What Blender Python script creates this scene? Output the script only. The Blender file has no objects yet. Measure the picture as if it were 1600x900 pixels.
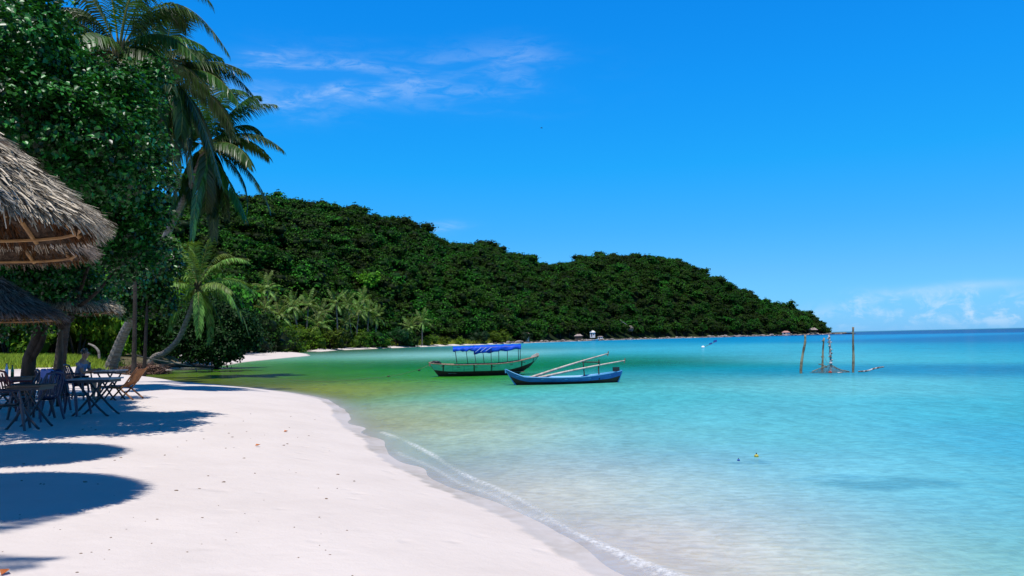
import bpy, math, random
import numpy as np
from mathutils import Vector, Matrix

random.seed(7)
RNG = np.random.default_rng(7)
SC = bpy.context.scene
COL = SC.collection
PI = math.pi

# ------------------------------------------------------------------ camera
EYE = 1.9
FPX = 1244.4
cd = bpy.data.cameras.new("camera")
cam = bpy.data.objects.new("camera", cd)
COL.objects.link(cam)
cd.sensor_width = 36.0
cd.lens = FPX / 1600 * 36.0
cd.clip_start = 0.05
cd.clip_end = 60000
ZC = Vector((-0.0217, 1.0, -0.0637)).normalized()        # world up seen from the camera
YC = Vector((0, 0, -1)); YC = (YC - YC.dot(ZC) * ZC).normalized()
XC = YC.cross(ZC)
RM = Matrix((XC, YC, ZC))
cam.matrix_world = Matrix.Translation((0, 0, EYE)) @ RM.to_4x4()
SC.camera = cam


def ray(px, py):
    return RM @ Vector(((px - 800) / FPX, (450 - py) / FPX, -1.0))


def gp(px, py, z=0.0):
    d = ray(px, py)
    t = (z - EYE) / d.z
    return Vector((d.x * t, d.y * t, z))


def at(px, py, Y):
    d = ray(px, py)
    t = Y / d.y
    return Vector((d.x * t, Y, EYE + d.z * t))


def hp(px, r):                                    # horizontal point at column px, distance r
    py = 529.3 - 0.0217 * (px - 800)
    d = ray(px, py)
    k = r / math.hypot(d.x, d.y)
    return (d.x * k, d.y * k)


# ------------------------------------------------------------------ world, sun, exposure
SUN_EL = math.radians(73)
SUN_AZ = math.radians(184)                        # clockwise from +Y: behind the camera
w = bpy.data.worlds.new("World")
SC.world = w
w.use_nodes = True
wn, wl = w.node_tree.nodes, w.node_tree.links
wn.clear()
wo = wn.new("ShaderNodeOutputWorld")
bg = wn.new("ShaderNodeBackground")
bg.inputs[1].default_value = 0.15
sky = wn.new("ShaderNodeTexSky")
sky.sky_type = 'NISHITA'
sky.sun_disc = False
sky.sun_elevation = SUN_EL
sky.sun_rotation = SUN_AZ
sky.air_density = 1.0
sky.dust_density = 0.3
sky.ozone_density = 2.0
tc = wn.new("ShaderNodeTexCoord")
nrm = wn.new("ShaderNodeVectorMath"); nrm.operation = 'NORMALIZE'
wl.new(tc.outputs["Generated"], nrm.inputs[0])
sep = wn.new("ShaderNodeSeparateXYZ"); wl.new(nrm.outputs[0], sep.inputs[0])
ramp = wn.new("ShaderNodeValToRGB")               # clear-air tint by elevation
wl.new(sep.outputs[2], ramp.inputs[0])
e = ramp.color_ramp.elements
e[0].position = 0.0; e[0].color = (0.115, 0.318, .73, 1)
e[1].position = 1.0; e[1].color = (0.004, 0.06, 0.16, 1)
for p, c in ((0.02, (0.110, .305, .64)), (0.0756, (.096, .296, .54)), (.13, (.062, .315, .55)), (0.207, (.024, .365, .61)), (.30, (.016, .385, .70)), (0.40, (.012, .39, .75)), (.6, (.008, .15, .36))):
    k = e.new(p); k.color = (*c, 1)
mul = wn.new("ShaderNodeMix"); mul.data_type = 'RGBA'; mul.blend_type = 'MULTIPLY'
mul.inputs[0].default_value = 1.0
sk2 = wn.new('ShaderNodeVectorMath'); sk2.operation = 'SCALE'; sk2.inputs['Scale'].default_value = 2.0
wl.new(sky.outputs[0], sk2.inputs[0]); wl.new(sk2.outputs[0], mul.inputs[6]); wl.new(ramp.outputs[0], mul.inputs[7])


def wnode(t, **kw):
    n = wn.new(t)
    for k, v in kw.items():
        setattr(n, k, v)
    return n


def wmath(op, a, b=None, clamp=False):
    n = wnode("ShaderNodeMath", operation=op, use_clamp=clamp)
    for i, v in enumerate((a, b)):
        if v is None: continue
        if isinstance(v, (int, float)): n.inputs[i].default_value = v
        else: wl.new(v, n.inputs[i])
    return n.outputs[0]


def wsmooth(v, lo, hi):
    n = wnode("ShaderNodeMapRange", interpolation_type='SMOOTHSTEP')
    wl.new(v, n.inputs[0]); n.inputs[1].default_value = lo; n.inputs[2].default_value = hi
    return n.outputs[0]


az = wmath('ARCTAN2', sep.outputs[0], sep.outputs[1])
el = wmath('ARCSINE', sep.outputs[2])
comb = wn.new("ShaderNodeCombineXYZ")
wl.new(az, comb.inputs[0]); wl.new(el, comb.inputs[1])


def cloud(scale, sx, sy, rot, lo, hi, detail=6, dist=0.6, rough=0.55):
    m = wn.new("ShaderNodeMapping"); wl.new(comb.outputs[0], m.inputs[0])
    m.inputs["Scale"].default_value = (sx, sy, 1); m.inputs["Rotation"].default_value = (0, 0, rot)
    n = wn.new("ShaderNodeTexNoise"); wl.new(m.outputs[0], n.inputs["Vector"])
    n.inputs["Scale"].default_value = scale; n.inputs["Detail"].default_value = detail
    n.inputs["Roughness"].default_value = rough; n.inputs["Distortion"].default_value = dist
    return wsmooth(n.outputs[0], lo, hi)


def blob(a0, e0, sa, se):                          # soft patch round an azimuth / elevation
    da = wmath('DIVIDE', wmath('SUBTRACT', az, a0), sa)
    de = wmath('DIVIDE', wmath('SUBTRACT', el, e0), se)
    r2 = wmath('ADD', wmath('MULTIPLY', da, da), wmath('MULTIPLY', de, de))
    return wmath('EXPONENT', wmath('MULTIPLY', r2, -1.0))


def azel(px, py):
    d = ray(px, py).normalized()
    return math.atan2(d.x, d.y), math.asin(d.z)


def add_all(l):
    o = l[0]
    for v in l[1:]: o = wmath('ADD', o, v)
    return o


# wisps of cirrus on the left, small cumulus along the sea horizon on the right
b1 = add_all([wmath('MULTIPLY', blob(*azel(430, 152), .065, .020), 1.0),
              wmath('MULTIPLY', blob(*azel(520, 143), .024, .009), .95),
              wmath('MULTIPLY', blob(*azel(582, 150), .014, .007), .6),
              wmath('MULTIPLY', blob(*azel(405, 85), .035, .008), 1.2),
              wmath('MULTIPLY', blob(*azel(560, 108), .17, .022), .55),
              wmath('MULTIPLY', blob(*azel(700, 150), .12, .022), .35),
              wmath('MULTIPLY', blob(*azel(675, 356), .035, .007), .8),
              wmath('MULTIPLY', blob(*azel(800, 95), .05, .02), .4)])
c1 = wmath('MULTIPLY', b1, wmath('ADD', wmath('MULTIPLY', wmath('MULTIPLY', cloud(6, 1, 4.5, .12, .38, .70), cloud(26, 1, 3.2, .2, .30, .62, 6, .8, .65)), 1.15), .07))
c1 = wmath('MULTIPLY', c1, 0.42)
b2 = add_all([blob(*azel(1338, 470), .016, .010), blob(*azel(1420, 466), .03, .010), blob(*azel(1505, 464), .03, .011),
              blob(*azel(1320, 495), .05, .012), blob(*azel(1455, 492), .055, .012), blob(*azel(1555, 490), .04, .012),
              blob(*azel(1650, 480), .06, .014), blob(*azel(1800, 470), .12, .015)])
c2 = wmath('MULTIPLY', wmath('MULTIPLY', b2, cloud(34, 1, 1.5, 0, .44, .66, 6, .4, .62)), 0.36)
b3 = add_all([blob(*azel(1540, 444), .04, .0045), blob(*azel(1450, 456), .05, .006)])
c3 = wmath('MULTIPLY', b3, 0.22)
cm = wmath('MINIMUM', wmath('ADD', wmath('ADD', c1, c2), c3), 0.85)
cmix = wn.new("ShaderNodeMix"); cmix.data_type = 'RGBA'
wl.new(cm, cmix.inputs[0]); wl.new(mul.outputs[2], cmix.inputs[6])
cmix.inputs[7].default_value = (4.6, 5.6, 6.8, 1)
wl.new(cmix.outputs[2], bg.inputs[0])
wl.new(bg.outputs[0], wo.inputs[0])

sl = bpy.data.lights.new("sun", 'SUN')
sl.energy = 5.0
sl.angle = math.radians(0.53)
sl.color = (1.0, 0.965, 0.93)
sun = bpy.data.objects.new("sun", sl)
COL.objects.link(sun)
sdir = Vector((math.sin(SUN_AZ) * math.cos(SUN_EL), math.cos(SUN_AZ) * math.cos(SUN_EL), math.sin(SUN_EL)))
sun.rotation_euler = sdir.to_track_quat('Z', 'Y').to_euler()
sun.location = (0, -10, 60)

SC.view_settings.view_transform = 'Standard'
SC.view_settings.look = 'None'
SC.view_settings.exposure = 0.0
SC.view_settings.gamma = 1.0
SC.view_settings.use_curve_mapping = False
try:
    SC.cycles.transparent_max_bounces = 12
    SC.cycles.max_bounces = 6
    SC.cycles.use_denoising = True
    SC.cycles.caustics_reflective = False
    SC.cycles.caustics_refractive = False
except Exception:
    pass


# ------------------------------------------------------------------ helpers
def lin(c):
    return tuple(((v / 255) / 12.92 if v / 255 <= .04045 else ((v / 255 + .055) / 1.055) ** 2.4) for v in c)


def tag(o, label=None, cat=None, group=None, kind=None):
    if label: o['label'] = label
    if cat: o['category'] = cat
    if group: o['group'] = group
    if kind: o['kind'] = kind
    return o


def link(name, me, parent=None, loc=None):
    o = bpy.data.objects.new(name, me)
    COL.objects.link(o)
    if parent: o.parent = parent
    if loc is not None: o.location = loc
    return o


def empty(name, loc=(0, 0, 0), rz=0.0, label=None, cat=None, group=None):
    o = bpy.data.objects.new(name, None)
    o.empty_display_size = .2
    COL.objects.link(o)
    o.location = loc
    o.rotation_euler = (0, 0, rz)
    return tag(o, label, cat, group)


def copy_tree(o, parent=None):
    c = o.copy()
    COL.objects.link(c)
    c.parent = parent
    for ch in KIDS.get(o.name, []) or [k for k in o.children]:
        copy_tree(ch, c)
    return c


KIDS = {}


def np_mesh(name, V, F, mats=(), smooth=False, attrs=None, fattrs=None, vcol=None):
    """V (n,3); F: array (m,k) or list of such arrays with different k."""
    me = bpy.data.meshes.new(name)
    V = np.asarray(V, dtype=np.float32)
    if not isinstance(F, list): F = [F]
    F = [np.asarray(f, dtype=np.int32) for f in F if len(f)]
    me.vertices.add(len(V)); me.vertices.foreach_set("co", V.ravel())
    tot = sum(f.size for f in F); nf = sum(len(f) for f in F)
    me.loops.add(tot); me.loops.foreach_set("vertex_index", np.concatenate([f.ravel() for f in F]))
    sizes = np.concatenate([np.full(len(f), f.shape[1], dtype=np.int32) for f in F])
    starts = np.concatenate([[0], np.cumsum(sizes)[:-1]]).astype(np.int32)
    me.polygons.add(nf)
    me.polygons.foreach_set("loop_start", starts)
    if smooth: me.polygons.foreach_set("use_smooth", np.ones(nf, dtype=bool))
    me.update(calc_edges=True)
    for m in mats: me.materials.append(m)
    for k, a in (attrs or {}).items():
        at_ = me.attributes.new(k, 'FLOAT', 'POINT'); at_.data.foreach_set("value", np.asarray(a, dtype=np.float32))
    for k, a in (fattrs or {}).items():
        at_ = me.attributes.new(k, 'FLOAT', 'FACE'); at_.data.foreach_set("value", np.asarray(a, dtype=np.float32))
    if vcol is not None:
        at_ = me.attributes.new("wcol", 'FLOAT_COLOR', 'POINT')
        at_.data.foreach_set("color", np.concatenate([vcol, np.ones((len(vcol), 1))], 1).astype(np.float32).ravel())
    return me


class MB:
    def __init__(s):
        s.v = []; s.f = []

    def add(s, vs, fs):
        n = len(s.v)
        s.v += [tuple(v) for v in vs]
        s.f += [tuple(i + n for i in f) for f in fs]
        return s

    def box(s, c, size, rot=None):
        x, y, z = [k / 2 for k in size]
        vs = [Vector(p) for p in ((-x, -y, -z), (x, -y, -z), (x, y, -z), (-x, y, -z), (-x, -y, z), (x, -y, z), (x, y, z), (-x, y, z))]
        if rot is not None: vs = [rot @ v for v in vs]
        c = Vector(c)
        return s.add([v + c for v in vs], [(0, 3, 2, 1), (4, 5, 6, 7), (0, 1, 5, 4), (1, 2, 6, 5), (2, 3, 7, 6), (3, 0, 4, 7)])

    def tube(s, path, radii, n=8, caps=True, flat=None):
        path = [Vector(p) for p in path]
        if isinstance(radii, (int, float)): radii = [radii] * len(path)
        vs = []
        ref = None
        for i, p in enumerate(path):
            t = (path[min(i + 1, len(path) - 1)] - path[max(i - 1, 0)]).normalized()
            if ref is None:
                ref = Vector((0, 0, 1)) if abs(t.z) < .9 else Vector((1, 0, 0))
            a = t.cross(ref).normalized(); b = a.cross(t).normalized()
            ref = b
            for k in range(n):
                an = 2 * PI * k / n
                vs.append(p + (a * math.cos(an) + b * math.sin(an) * (flat or 1)) * radii[i])
        fs = []
        for i in range(len(path) - 1):
            for k in range(n):
                k2 = (k + 1) % n
                fs.append((i * n + k, i * n + k2, (i + 1) * n + k2, (i + 1) * n + k))
        if caps:
            fs.append(tuple(range(n - 1, -1, -1)))
            fs.append(tuple((len(path) - 1) * n + k for k in range(n)))
        return s.add(vs, fs)

    def ball(s, c, r, nu=10, nv=7, jit=0.0):
        if isinstance(r, (int, float)): r = (r, r, r)
        vs = [(c[0], c[1], c[2] - r[2])]
        for j in range(1, nv):
            ph = -PI / 2 + PI * j / nv
            for i in range(nu):
                th = 2 * PI * i / nu
                q = 1 + random.uniform(-jit, jit)
                vs.append((c[0] + r[0] * q * math.cos(ph) * math.cos(th), c[1] + r[1] * q * math.cos(ph) * math.sin(th), c[2] + r[2] * q * math.sin(ph)))
        vs.append((c[0], c[1], c[2] + r[2]))
        fs = [(0, 1 + (i + 1) % nu, 1 + i) for i in range(nu)]
        for j in range(nv - 2):
            for i in range(nu):
                a = 1 + j * nu
                fs.append((a + i, a + (i + 1) % nu, a + nu + (i + 1) % nu, a + nu + i))
        a = 1 + (nv - 2) * nu
        fs += [(a + i, a + (i + 1) % nu, len(vs) - 1) for i in range(nu)]
        return s.add(vs, fs)

    def mesh(s, name, mat, smooth=False):
        me = bpy.data.meshes.new(name)
        me.from_pydata(s.v, [], s.f)
        if smooth: me.polygons.foreach_set("use_smooth", [True] * len(me.polygons))
        me.materials.append(mat)
        me.update()
        return me

    def build(s, name, mat, parent=None, smooth=False, loc=None):
        return link(name, s.mesh(name, mat, smooth), parent, loc)


def bez(p0, p1, p2, n):
    p0, p1, p2 = Vector(p0), Vector(p1), Vector(p2)
    return [p0 * (1 - t) ** 2 + p1 * 2 * t * (1 - t) + p2 * t * t for t in [i / (n - 1) for i in range(n)]]


def spline(pts, n):
    """Catmull-Rom through pts."""
    P = [Vector(p) for p in pts]
    P = [P[0] * 2 - P[1]] + P + [P[-1] * 2 - P[-2]]
    out = []
    m = len(P) - 3
    for i in range(n):
        u = i / (n - 1) * m
        k = min(int(u), m - 1); t = u - k
        a, b, c, d = P[k:k + 4]
        out.append(0.5 * ((2 * b) + (c - a) * t + (2 * a - 5 * b + 4 * c - d) * t * t + (3 * b - a - 3 * c + d) * t ** 3))
    return out


# ------------------------------------------------------------------ materials
def mat(name, color, rough=.6, spec=.5, noise=None, bump=None, metallic=0, transl=None, attr_tint=False, tintrange=(.5, 1.5), coat=0, coord='Object'):
    m = bpy.data.materials.new(name)
    m.use_nodes = True
    nt = m.node_tree; n = nt.nodes; l = nt.links
    b = n["Principled BSDF"]
    b.inputs["Base Color"].default_value = (*color, 1)
    b.inputs["Roughness"].default_value = rough
    b.inputs["Specular IOR Level"].default_value = spec
    b.inputs["Metallic"].default_value = metallic
    b.inputs["Coat Weight"].default_value = coat
    col = None
    t = n.new("ShaderNodeTexCoord")
    if noise:
        c2, scale, stretch, lo, hi = noise
        mp = n.new("ShaderNodeMapping"); l.new(t.outputs[coord], mp.inputs[0]); mp.inputs["Scale"].default_value = stretch
        nz = n.new("ShaderNodeTexNoise"); l.new(mp.outputs[0], nz.inputs["Vector"])
        nz.inputs["Scale"].default_value = scale; nz.inputs["Detail"].default_value = 5; nz.inputs["Roughness"].default_value = .65
        mr = n.new("ShaderNodeMapRange"); l.new(nz.outputs[0], mr.inputs[0]); mr.inputs[1].default_value = lo; mr.inputs[2].default_value = hi
        mx = n.new("ShaderNodeMix"); mx.data_type = 'RGBA'; l.new(mr.outputs[0], mx.inputs[0])
        mx.inputs[6].default_value = (*color, 1); mx.inputs[7].default_value = (*c2, 1)
        col = mx.outputs[2]
    if attr_tint:
        a = n.new("ShaderNodeAttribute"); a.attribute_name = "tint"
        oi = n.new("ShaderNodeObjectInfo")
        r = n.new("ShaderNodeMapRange"); l.new(a.outputs["Fac"], r.inputs[0]); r.inputs[3].default_value = tintrange[0]; r.inputs[4].default_value = tintrange[1]
        r2 = n.new("ShaderNodeMapRange"); l.new(oi.outputs["Random"], r2.inputs[0]); r2.inputs[3].default_value = .55; r2.inputs[4].default_value = 1.45
        mm = n.new("ShaderNodeMath"); mm.operation = 'MULTIPLY'; l.new(r.outputs[0], mm.inputs[0]); l.new(r2.outputs[0], mm.inputs[1])
        pn = n.new("ShaderNodeTexNoise"); pn.inputs["Scale"].default_value = .035; pn.inputs["Detail"].default_value = 4; l.new(oi.outputs["Location"], pn.inputs["Vector"])
        pr = n.new("ShaderNodeMapRange"); l.new(pn.outputs[0], pr.inputs[0]); pr.inputs[1].default_value = .35; pr.inputs[2].default_value = .65; pr.inputs[3].default_value = .7; pr.inputs[4].default_value = 1.3
        m2 = n.new("ShaderNodeMath"); m2.operation = 'MULTIPLY'; l.new(mm.outputs[0], m2.inputs[0]); l.new(pr.outputs[0], m2.inputs[1]); mm = m2
        vm = n.new("ShaderNodeVectorMath"); vm.operation = 'SCALE'
        if col: l.new(col, vm.inputs[0])
        else: vm.inputs[0].default_value = color
        l.new(mm.outputs[0], vm.inputs["Scale"])
        # some leaves lean to yellow
        hs = n.new("ShaderNodeHueSaturation"); l.new(vm.outputs[0], hs.inputs["Color"])
        r3 = n.new("ShaderNodeMapRange"); l.new(oi.outputs["Random"], r3.inputs[0]); r3.inputs[3].default_value = .485; r3.inputs[4].default_value = .54
        l.new(r3.outputs[0], hs.inputs["Hue"])
        col = hs.outputs[0]
    if col: l.new(col, b.inputs["Base Color"])
    if bump:
        sc_, st, dist = bump
        nb = n.new("ShaderNodeTexNoise"); nb.inputs["Scale"].default_value = sc_; nb.inputs["Detail"].default_value = 4
        l.new(t.outputs[coord], nb.inputs["Vector"])
        bp = n.new("ShaderNodeBump"); bp.inputs["Strength"].default_value = st; bp.inputs["Distance"].default_value = dist
        l.new(nb.outputs[0], bp.inputs["Height"]); l.new(bp.outputs[0], b.inputs["Normal"])
    if transl:
        tr = n.new("ShaderNodeBsdfTranslucent")
        ms = n.new("ShaderNodeMixShader"); ms.inputs[0].default_value = transl
        if col:
            v2 = n.new("ShaderNodeVectorMath"); v2.operation = 'MULTIPLY'; l.new(col, v2.inputs[0]); v2.inputs[1].default_value = (1.9, 1.6, .6)
            l.new(v2.outputs[0], tr.inputs[0])
        else: tr.inputs[0].default_value = (color[0] * 1.9, color[1] * 1.6, color[2] * .6, 1)
        out = n["Material Output"]
        l.new(b.outputs[0], ms.inputs[1]); l.new(tr.outputs[0], ms.inputs[2]); l.new(ms.outputs[0], out.inputs[0])
    return m


M = {}
M['leaf_near'] = mat('glossy_leaf', (.026, .076, .010), .38, .40, transl=.12, attr_tint=True, tintrange=(.15, 2.3))
M['leaf_forest'] = mat('forest_leaf', (.030, .080, .005), .7, .12, transl=.10, attr_tint=True, tintrange=(.25, 1.9))
M['leaf_bright'] = mat('bright_leaf', (.095, .175, .010), .6, .12, transl=.25, attr_tint=True, tintrange=(.5, 1.7))
M['leaf_dark'] = mat('dark_leaf', (.014, .045, .007), .6, .15, transl=.12, attr_tint=True, tintrange=(.5, 1.6))
M['palm'] = mat('palm_leaflet', (.036, .080, .010), .40, .5, transl=.25, attr_tint=True, tintrange=(.5, 1.6))
M['palm_far'] = mat('pale_palm_leaflet', (.13, .20, .035), .5, .25, transl=.2, attr_tint=True, tintrange=(.5, 1.8))  # paler, yellower green for the far palms and the short palm
M['rachis'] = mat('palm_rib', (.22, .22, .05), .5)
M['dead_frond'] = mat('dry_frond', (.22, .14, .07), .8, .2, attr_tint=True, tintrange=(.5, 1.5))
M['bark_palm'] = mat('palm_bark', (.26, .235, .20), .85, .2, ((.11, .09, .07), 3.0, (1, 1, 8), .4, .62), (30, .6, .02))
M['bark_dark'] = mat('dark_bark', (.055, .044, .034), .9, .2, ((.022, .018, .014), 5, (1, 1, .4), .35, .65), (18, .8, .03))
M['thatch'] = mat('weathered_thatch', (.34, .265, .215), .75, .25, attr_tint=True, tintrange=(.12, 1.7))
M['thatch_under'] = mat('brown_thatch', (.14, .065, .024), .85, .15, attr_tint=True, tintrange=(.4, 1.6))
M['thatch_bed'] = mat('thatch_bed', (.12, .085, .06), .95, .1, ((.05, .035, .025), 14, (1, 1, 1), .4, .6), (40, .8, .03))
M['bamboo'] = mat('bamboo', (.42, .24, .09), .55, .4, ((.22, .12, .05), 6, (1, 1, 1), .4, .65))
M['post'] = mat('post_wood', (.10, .075, .055), .85, .2, ((.05, .04, .03), 8, (1, 1, .3), .4, .6), (20, .5, .01))


def sand_material():
    m = bpy.data.materials.new("white_coral_sand")
    m.use_nodes = True
    nt = m.node_tree; n = nt.nodes; l = nt.links
    b = n["Principled BSDF"]
    geo = n.new("ShaderNodeNewGeometry")
    a = n.new("ShaderNodeAttribute"); a.attribute_name = "shore"        # metres inland of the swash line
    g = n.new("ShaderNodeAttribute"); g.attribute_name = "soil"

    def noise(scale, detail=4, rough=.6, vec=None):
        z = n.new("ShaderNodeTexNoise"); l.new(vec or geo.outputs["Position"], z.inputs["Vector"])
        z.inputs["Scale"].default_value = scale; z.inputs["Detail"].default_value = detail; z.inputs["Roughness"].default_value = rough
        return z.outputs[0]

    def mrange(v, a0, a1, b0, b1, smooth=True):
        r = n.new("ShaderNodeMapRange")
        if smooth: r.interpolation_type = 'SMOOTHSTEP'
        l.new(v, r.inputs[0])
        for i, q in enumerate((a0, a1, b0, b1)): r.inputs[i + 1].default_value = q
        return r.outputs[0]

    def mix(f, c1, c2):
        x = n.new("ShaderNodeMix"); x.data_type = 'RGBA'; l.new(f, x.inputs[0])
        for i, c in ((6, c1), (7, c2)):
            if isinstance(c, tuple): x.inputs[i].default_value = (*c, 1)
            else: l.new(c, x.inputs[i])
        return x.outputs[2]

    def math_(op, x, y):
        q = n.new("ShaderNodeMath"); q.operation = op
        for i, v in enumerate((x, y)):
            if isinstance(v, (int, float)): q.inputs[i].default_value = v
            else: l.new(v, q.inputs[i])
        return q.outputs[0]

    dry = mix(mrange(noise(.8, 5), .3, .75, 0, 1), (.625, .548, .490), (.575, .50, .445))
    speck = mrange(noise(34, 2, .5), .73, .78, 0, 1)
    speck2 = mrange(noise(2.3, 3), .5, .7, 0, .8)
    dry = mix(math_('MULTIPLY', speck, speck2), dry, (.30, .22, .14))
    wetn = math_('ADD', a.outputs["Fac"], mrange(noise(2.5, 4), .3, .7, -.06, .06))
    wet = mix(mrange(noise(5, 5), .35, .7, 0, 1), (.43, .355, .265), (.54, .475, .405))
    damp = mrange(wetn, -.04, .10, 1, 0)
    c = mix(math_('MULTIPLY', damp, mrange(noise(.35, 2), .40, .62, .25, 1)), dry, wet)
    deep = mrange(a.outputs["Fac"], -.25, -.8, 0, 1)
    c = mix(deep, c, (.60, .56, .51))
    soil = mix(mrange(noise(1.3, 6), .35, .65, 0, 1), (.055, .06, .02), (.14, .11, .065))
    c = mix(g.outputs["Fac"], c, soil)
    l.new(c, b.inputs["Base Color"])
    l.new(mrange(damp, 0, 1, .9, .38), b.inputs["Roughness"])
    b.inputs["Specular IOR Level"].default_value = .3
    h = math_('ADD', math_('MULTIPLY', noise(4.5, 6, .6), .6), math_('MULTIPLY', noise(60, 3), .10))
    foot = n.new("ShaderNodeTexVoronoi"); foot.feature = 'SMOOTH_F1'; foot.inputs["Scale"].default_value = 2.6; foot.inputs["Randomness"].default_value = 1
    l.new(geo.outputs["Position"], foot.inputs["Vector"])
    dim = mrange(foot.outputs["Distance"], 0, .28, -1, 0)
    h = math_('ADD', h, math_('MULTIPLY', math_('MULTIPLY', dim, mrange(noise(.9), .40, .60, 0, 1)), .6))
    bp = n.new("ShaderNodeBump"); bp.inputs["Distance"].default_value = .06
    l.new(h, bp.inputs["Height"]); l.new(mrange(damp, 0, 1, .55, .05), bp.inputs["Strength"])
    l.new(bp.outputs[0], b.inputs["Normal"])
    return m


def water_material():
    m = bpy.data.materials.new("clear_lagoon_water")
    m.use_nodes = True
    nt = m.node_tree; n = nt.nodes; l = nt.links
    n.clear()
    out = n.new("ShaderNodeOutputMaterial")
    geo = n.new("ShaderNodeNewGeometry")
    ac = n.new("ShaderNodeAttribute"); ac.attribute_name = "wcol"
    ao = n.new("ShaderNodeAttribute"); ao.attribute_name = "opac"
    af = n.new("ShaderNodeAttribute"); af.attribute_name = "foam"
    ad = n.new("ShaderNodeAttribute"); ad.attribute_name = "range"

    def mp(sx, sy, rz):
        q = n.new("ShaderNodeMapping"); l.new(geo.outputs["Position"], q.inputs[0])
        q.inputs["Scale"].default_value = (sx, sy, 1); q.inputs["Rotation"].default_value = (0, 0, rz)
        return q.outputs[0]

    def noise(vec, scale, detail=3, rough=.5, dist=0):
        z = n.new("ShaderNodeTexNoise"); l.new(vec, z.inputs["Vector"]); z.inputs["Scale"].default_value = scale
        z.inputs["Detail"].default_value = detail; z.inputs["Roughness"].default_value = rough; z.inputs["Distortion"].default_value = dist
        return z.outputs[0]

    def mrange(v, a0, a1, b0, b1):
        r = n.new("ShaderNodeMapRange"); l.new(v, r.inputs[0])
        for i, q in enumerate((a0, a1, b0, b1)): r.inputs[i + 1].default_value = q
        return r.outputs[0]

    def math_(op, x, y):
        q = n.new("ShaderNodeMath"); q.operation = op
        for i, v in enumerate((x, y)):
            if isinstance(v, (int, float)): q.inputs[i].default_value = v
            else: l.new(v, q.inputs[i])
        return q.outputs[0]

    near = noise(mp(.75, 1.7, .35), 6.0, 4, .6, .7)       # hand-size ripples
    mid = noise(mp(2.0, .9, .2), 1.1, 5, .65, .5)
    big = noise(mp(1.4, .6, .05), .28, 6, .7)
    h = math_('ADD', math_('ADD', math_('MULTIPLY', near, .03), math_('MULTIPLY', mid, .09)), math_('MULTIPLY', big, .22))
    bp = n.new("ShaderNodeBump"); bp.inputs["Distance"].default_value = 1.0
    l.new(h, bp.inputs["Height"]); l.new(mrange(ad.outputs["Fac"], 5, 60, .55, 1.0), bp.inputs["Strength"])
    # body colour; patches of bottom and painted ripple light make it uneven
    r1 = noise(mp(.9, 1.5, .9), 2.4, 5, .65, 1.2)
    r2 = noise(mp(.6, .8, .03), .12, 6, .7)
    f1 = math_('MULTIPLY', mrange(r1, .40, .62, .955, 1.045), mrange(near, .40, .60, .90, 1.10))
    f2 = math_('MULTIPLY', mrange(r2, .3, .7, .96, 1.04), math_('ADD', 1.0, math_('MULTIPLY', math_('ADD', mrange(mid, .38, .62, -.10, .10), mrange(big, .38, .62, -.07, .07)), mrange(ad.outputs['Fac'], 6, 18, .22, 1.0))))
    vm = n.new("ShaderNodeVectorMath"); vm.operation = 'SCALE'
    l.new(ac.outputs["Color"], vm.inputs[0]); l.new(math_('MULTIPLY', f1, f2), vm.inputs["Scale"])
    dif = n.new("ShaderNodeBsdfDiffuse"); l.new(vm.outputs[0], dif.inputs[0])
    bd = n.new("ShaderNodeBump"); bd.inputs["Distance"].default_value = .5; bd.inputs["Strength"].default_value = .5
    l.new(h, bd.inputs["Height"]); l.new(bd.outputs[0], dif.inputs["Normal"])
    tr = n.new("ShaderNodeBsdfTransparent"); tr.inputs[0].default_value = (.97, .99, 1, 1)
    body = n.new("ShaderNodeMixShader"); l.new(ao.outputs["Fac"], body.inputs[0]); l.new(tr.outputs[0], body.inputs[1]); l.new(dif.outputs[0], body.inputs[2])
    gl = n.new("ShaderNodeBsdfGlossy"); gl.inputs["Roughness"].default_value = .09; l.new(bp.outputs[0], gl.inputs["Normal"])
    fr = n.new("ShaderNodeFresnel"); fr.inputs[0].default_value = 1.33; l.new(bp.outputs[0], fr.inputs["Normal"])
    ff = math_('MINIMUM', math_('MULTIPLY', fr.outputs[0], .8), .28)
    surf = n.new("ShaderNodeMixShader"); l.new(ff, surf.inputs[0]); l.new(body.outputs[0], surf.inputs[1]); l.new(gl.outputs[0], surf.inputs[2])
    fo = n.new("ShaderNodeBsdfDiffuse"); fo.inputs[0].default_value = (.80, .80, .79, 1)
    fn = noise(mp(1, 1, 0), 26, 4, .7)
    fm = math_('MULTIPLY', af.outputs["Fac"], mrange(fn, .40, .60, .1, 1))
    s2 = n.new("ShaderNodeMixShader"); l.new(fm, s2.inputs[0]); l.new(surf.outputs[0], s2.inputs[1]); l.new(fo.outputs[0], s2.inputs[2])
    l.new(s2.outputs[0], out.inputs[0])
    return m


# ------------------------------------------------------------------ shoreline and ground
def g2(px, py):
    v = gp(px, py); return (v.x, v.y)


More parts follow.
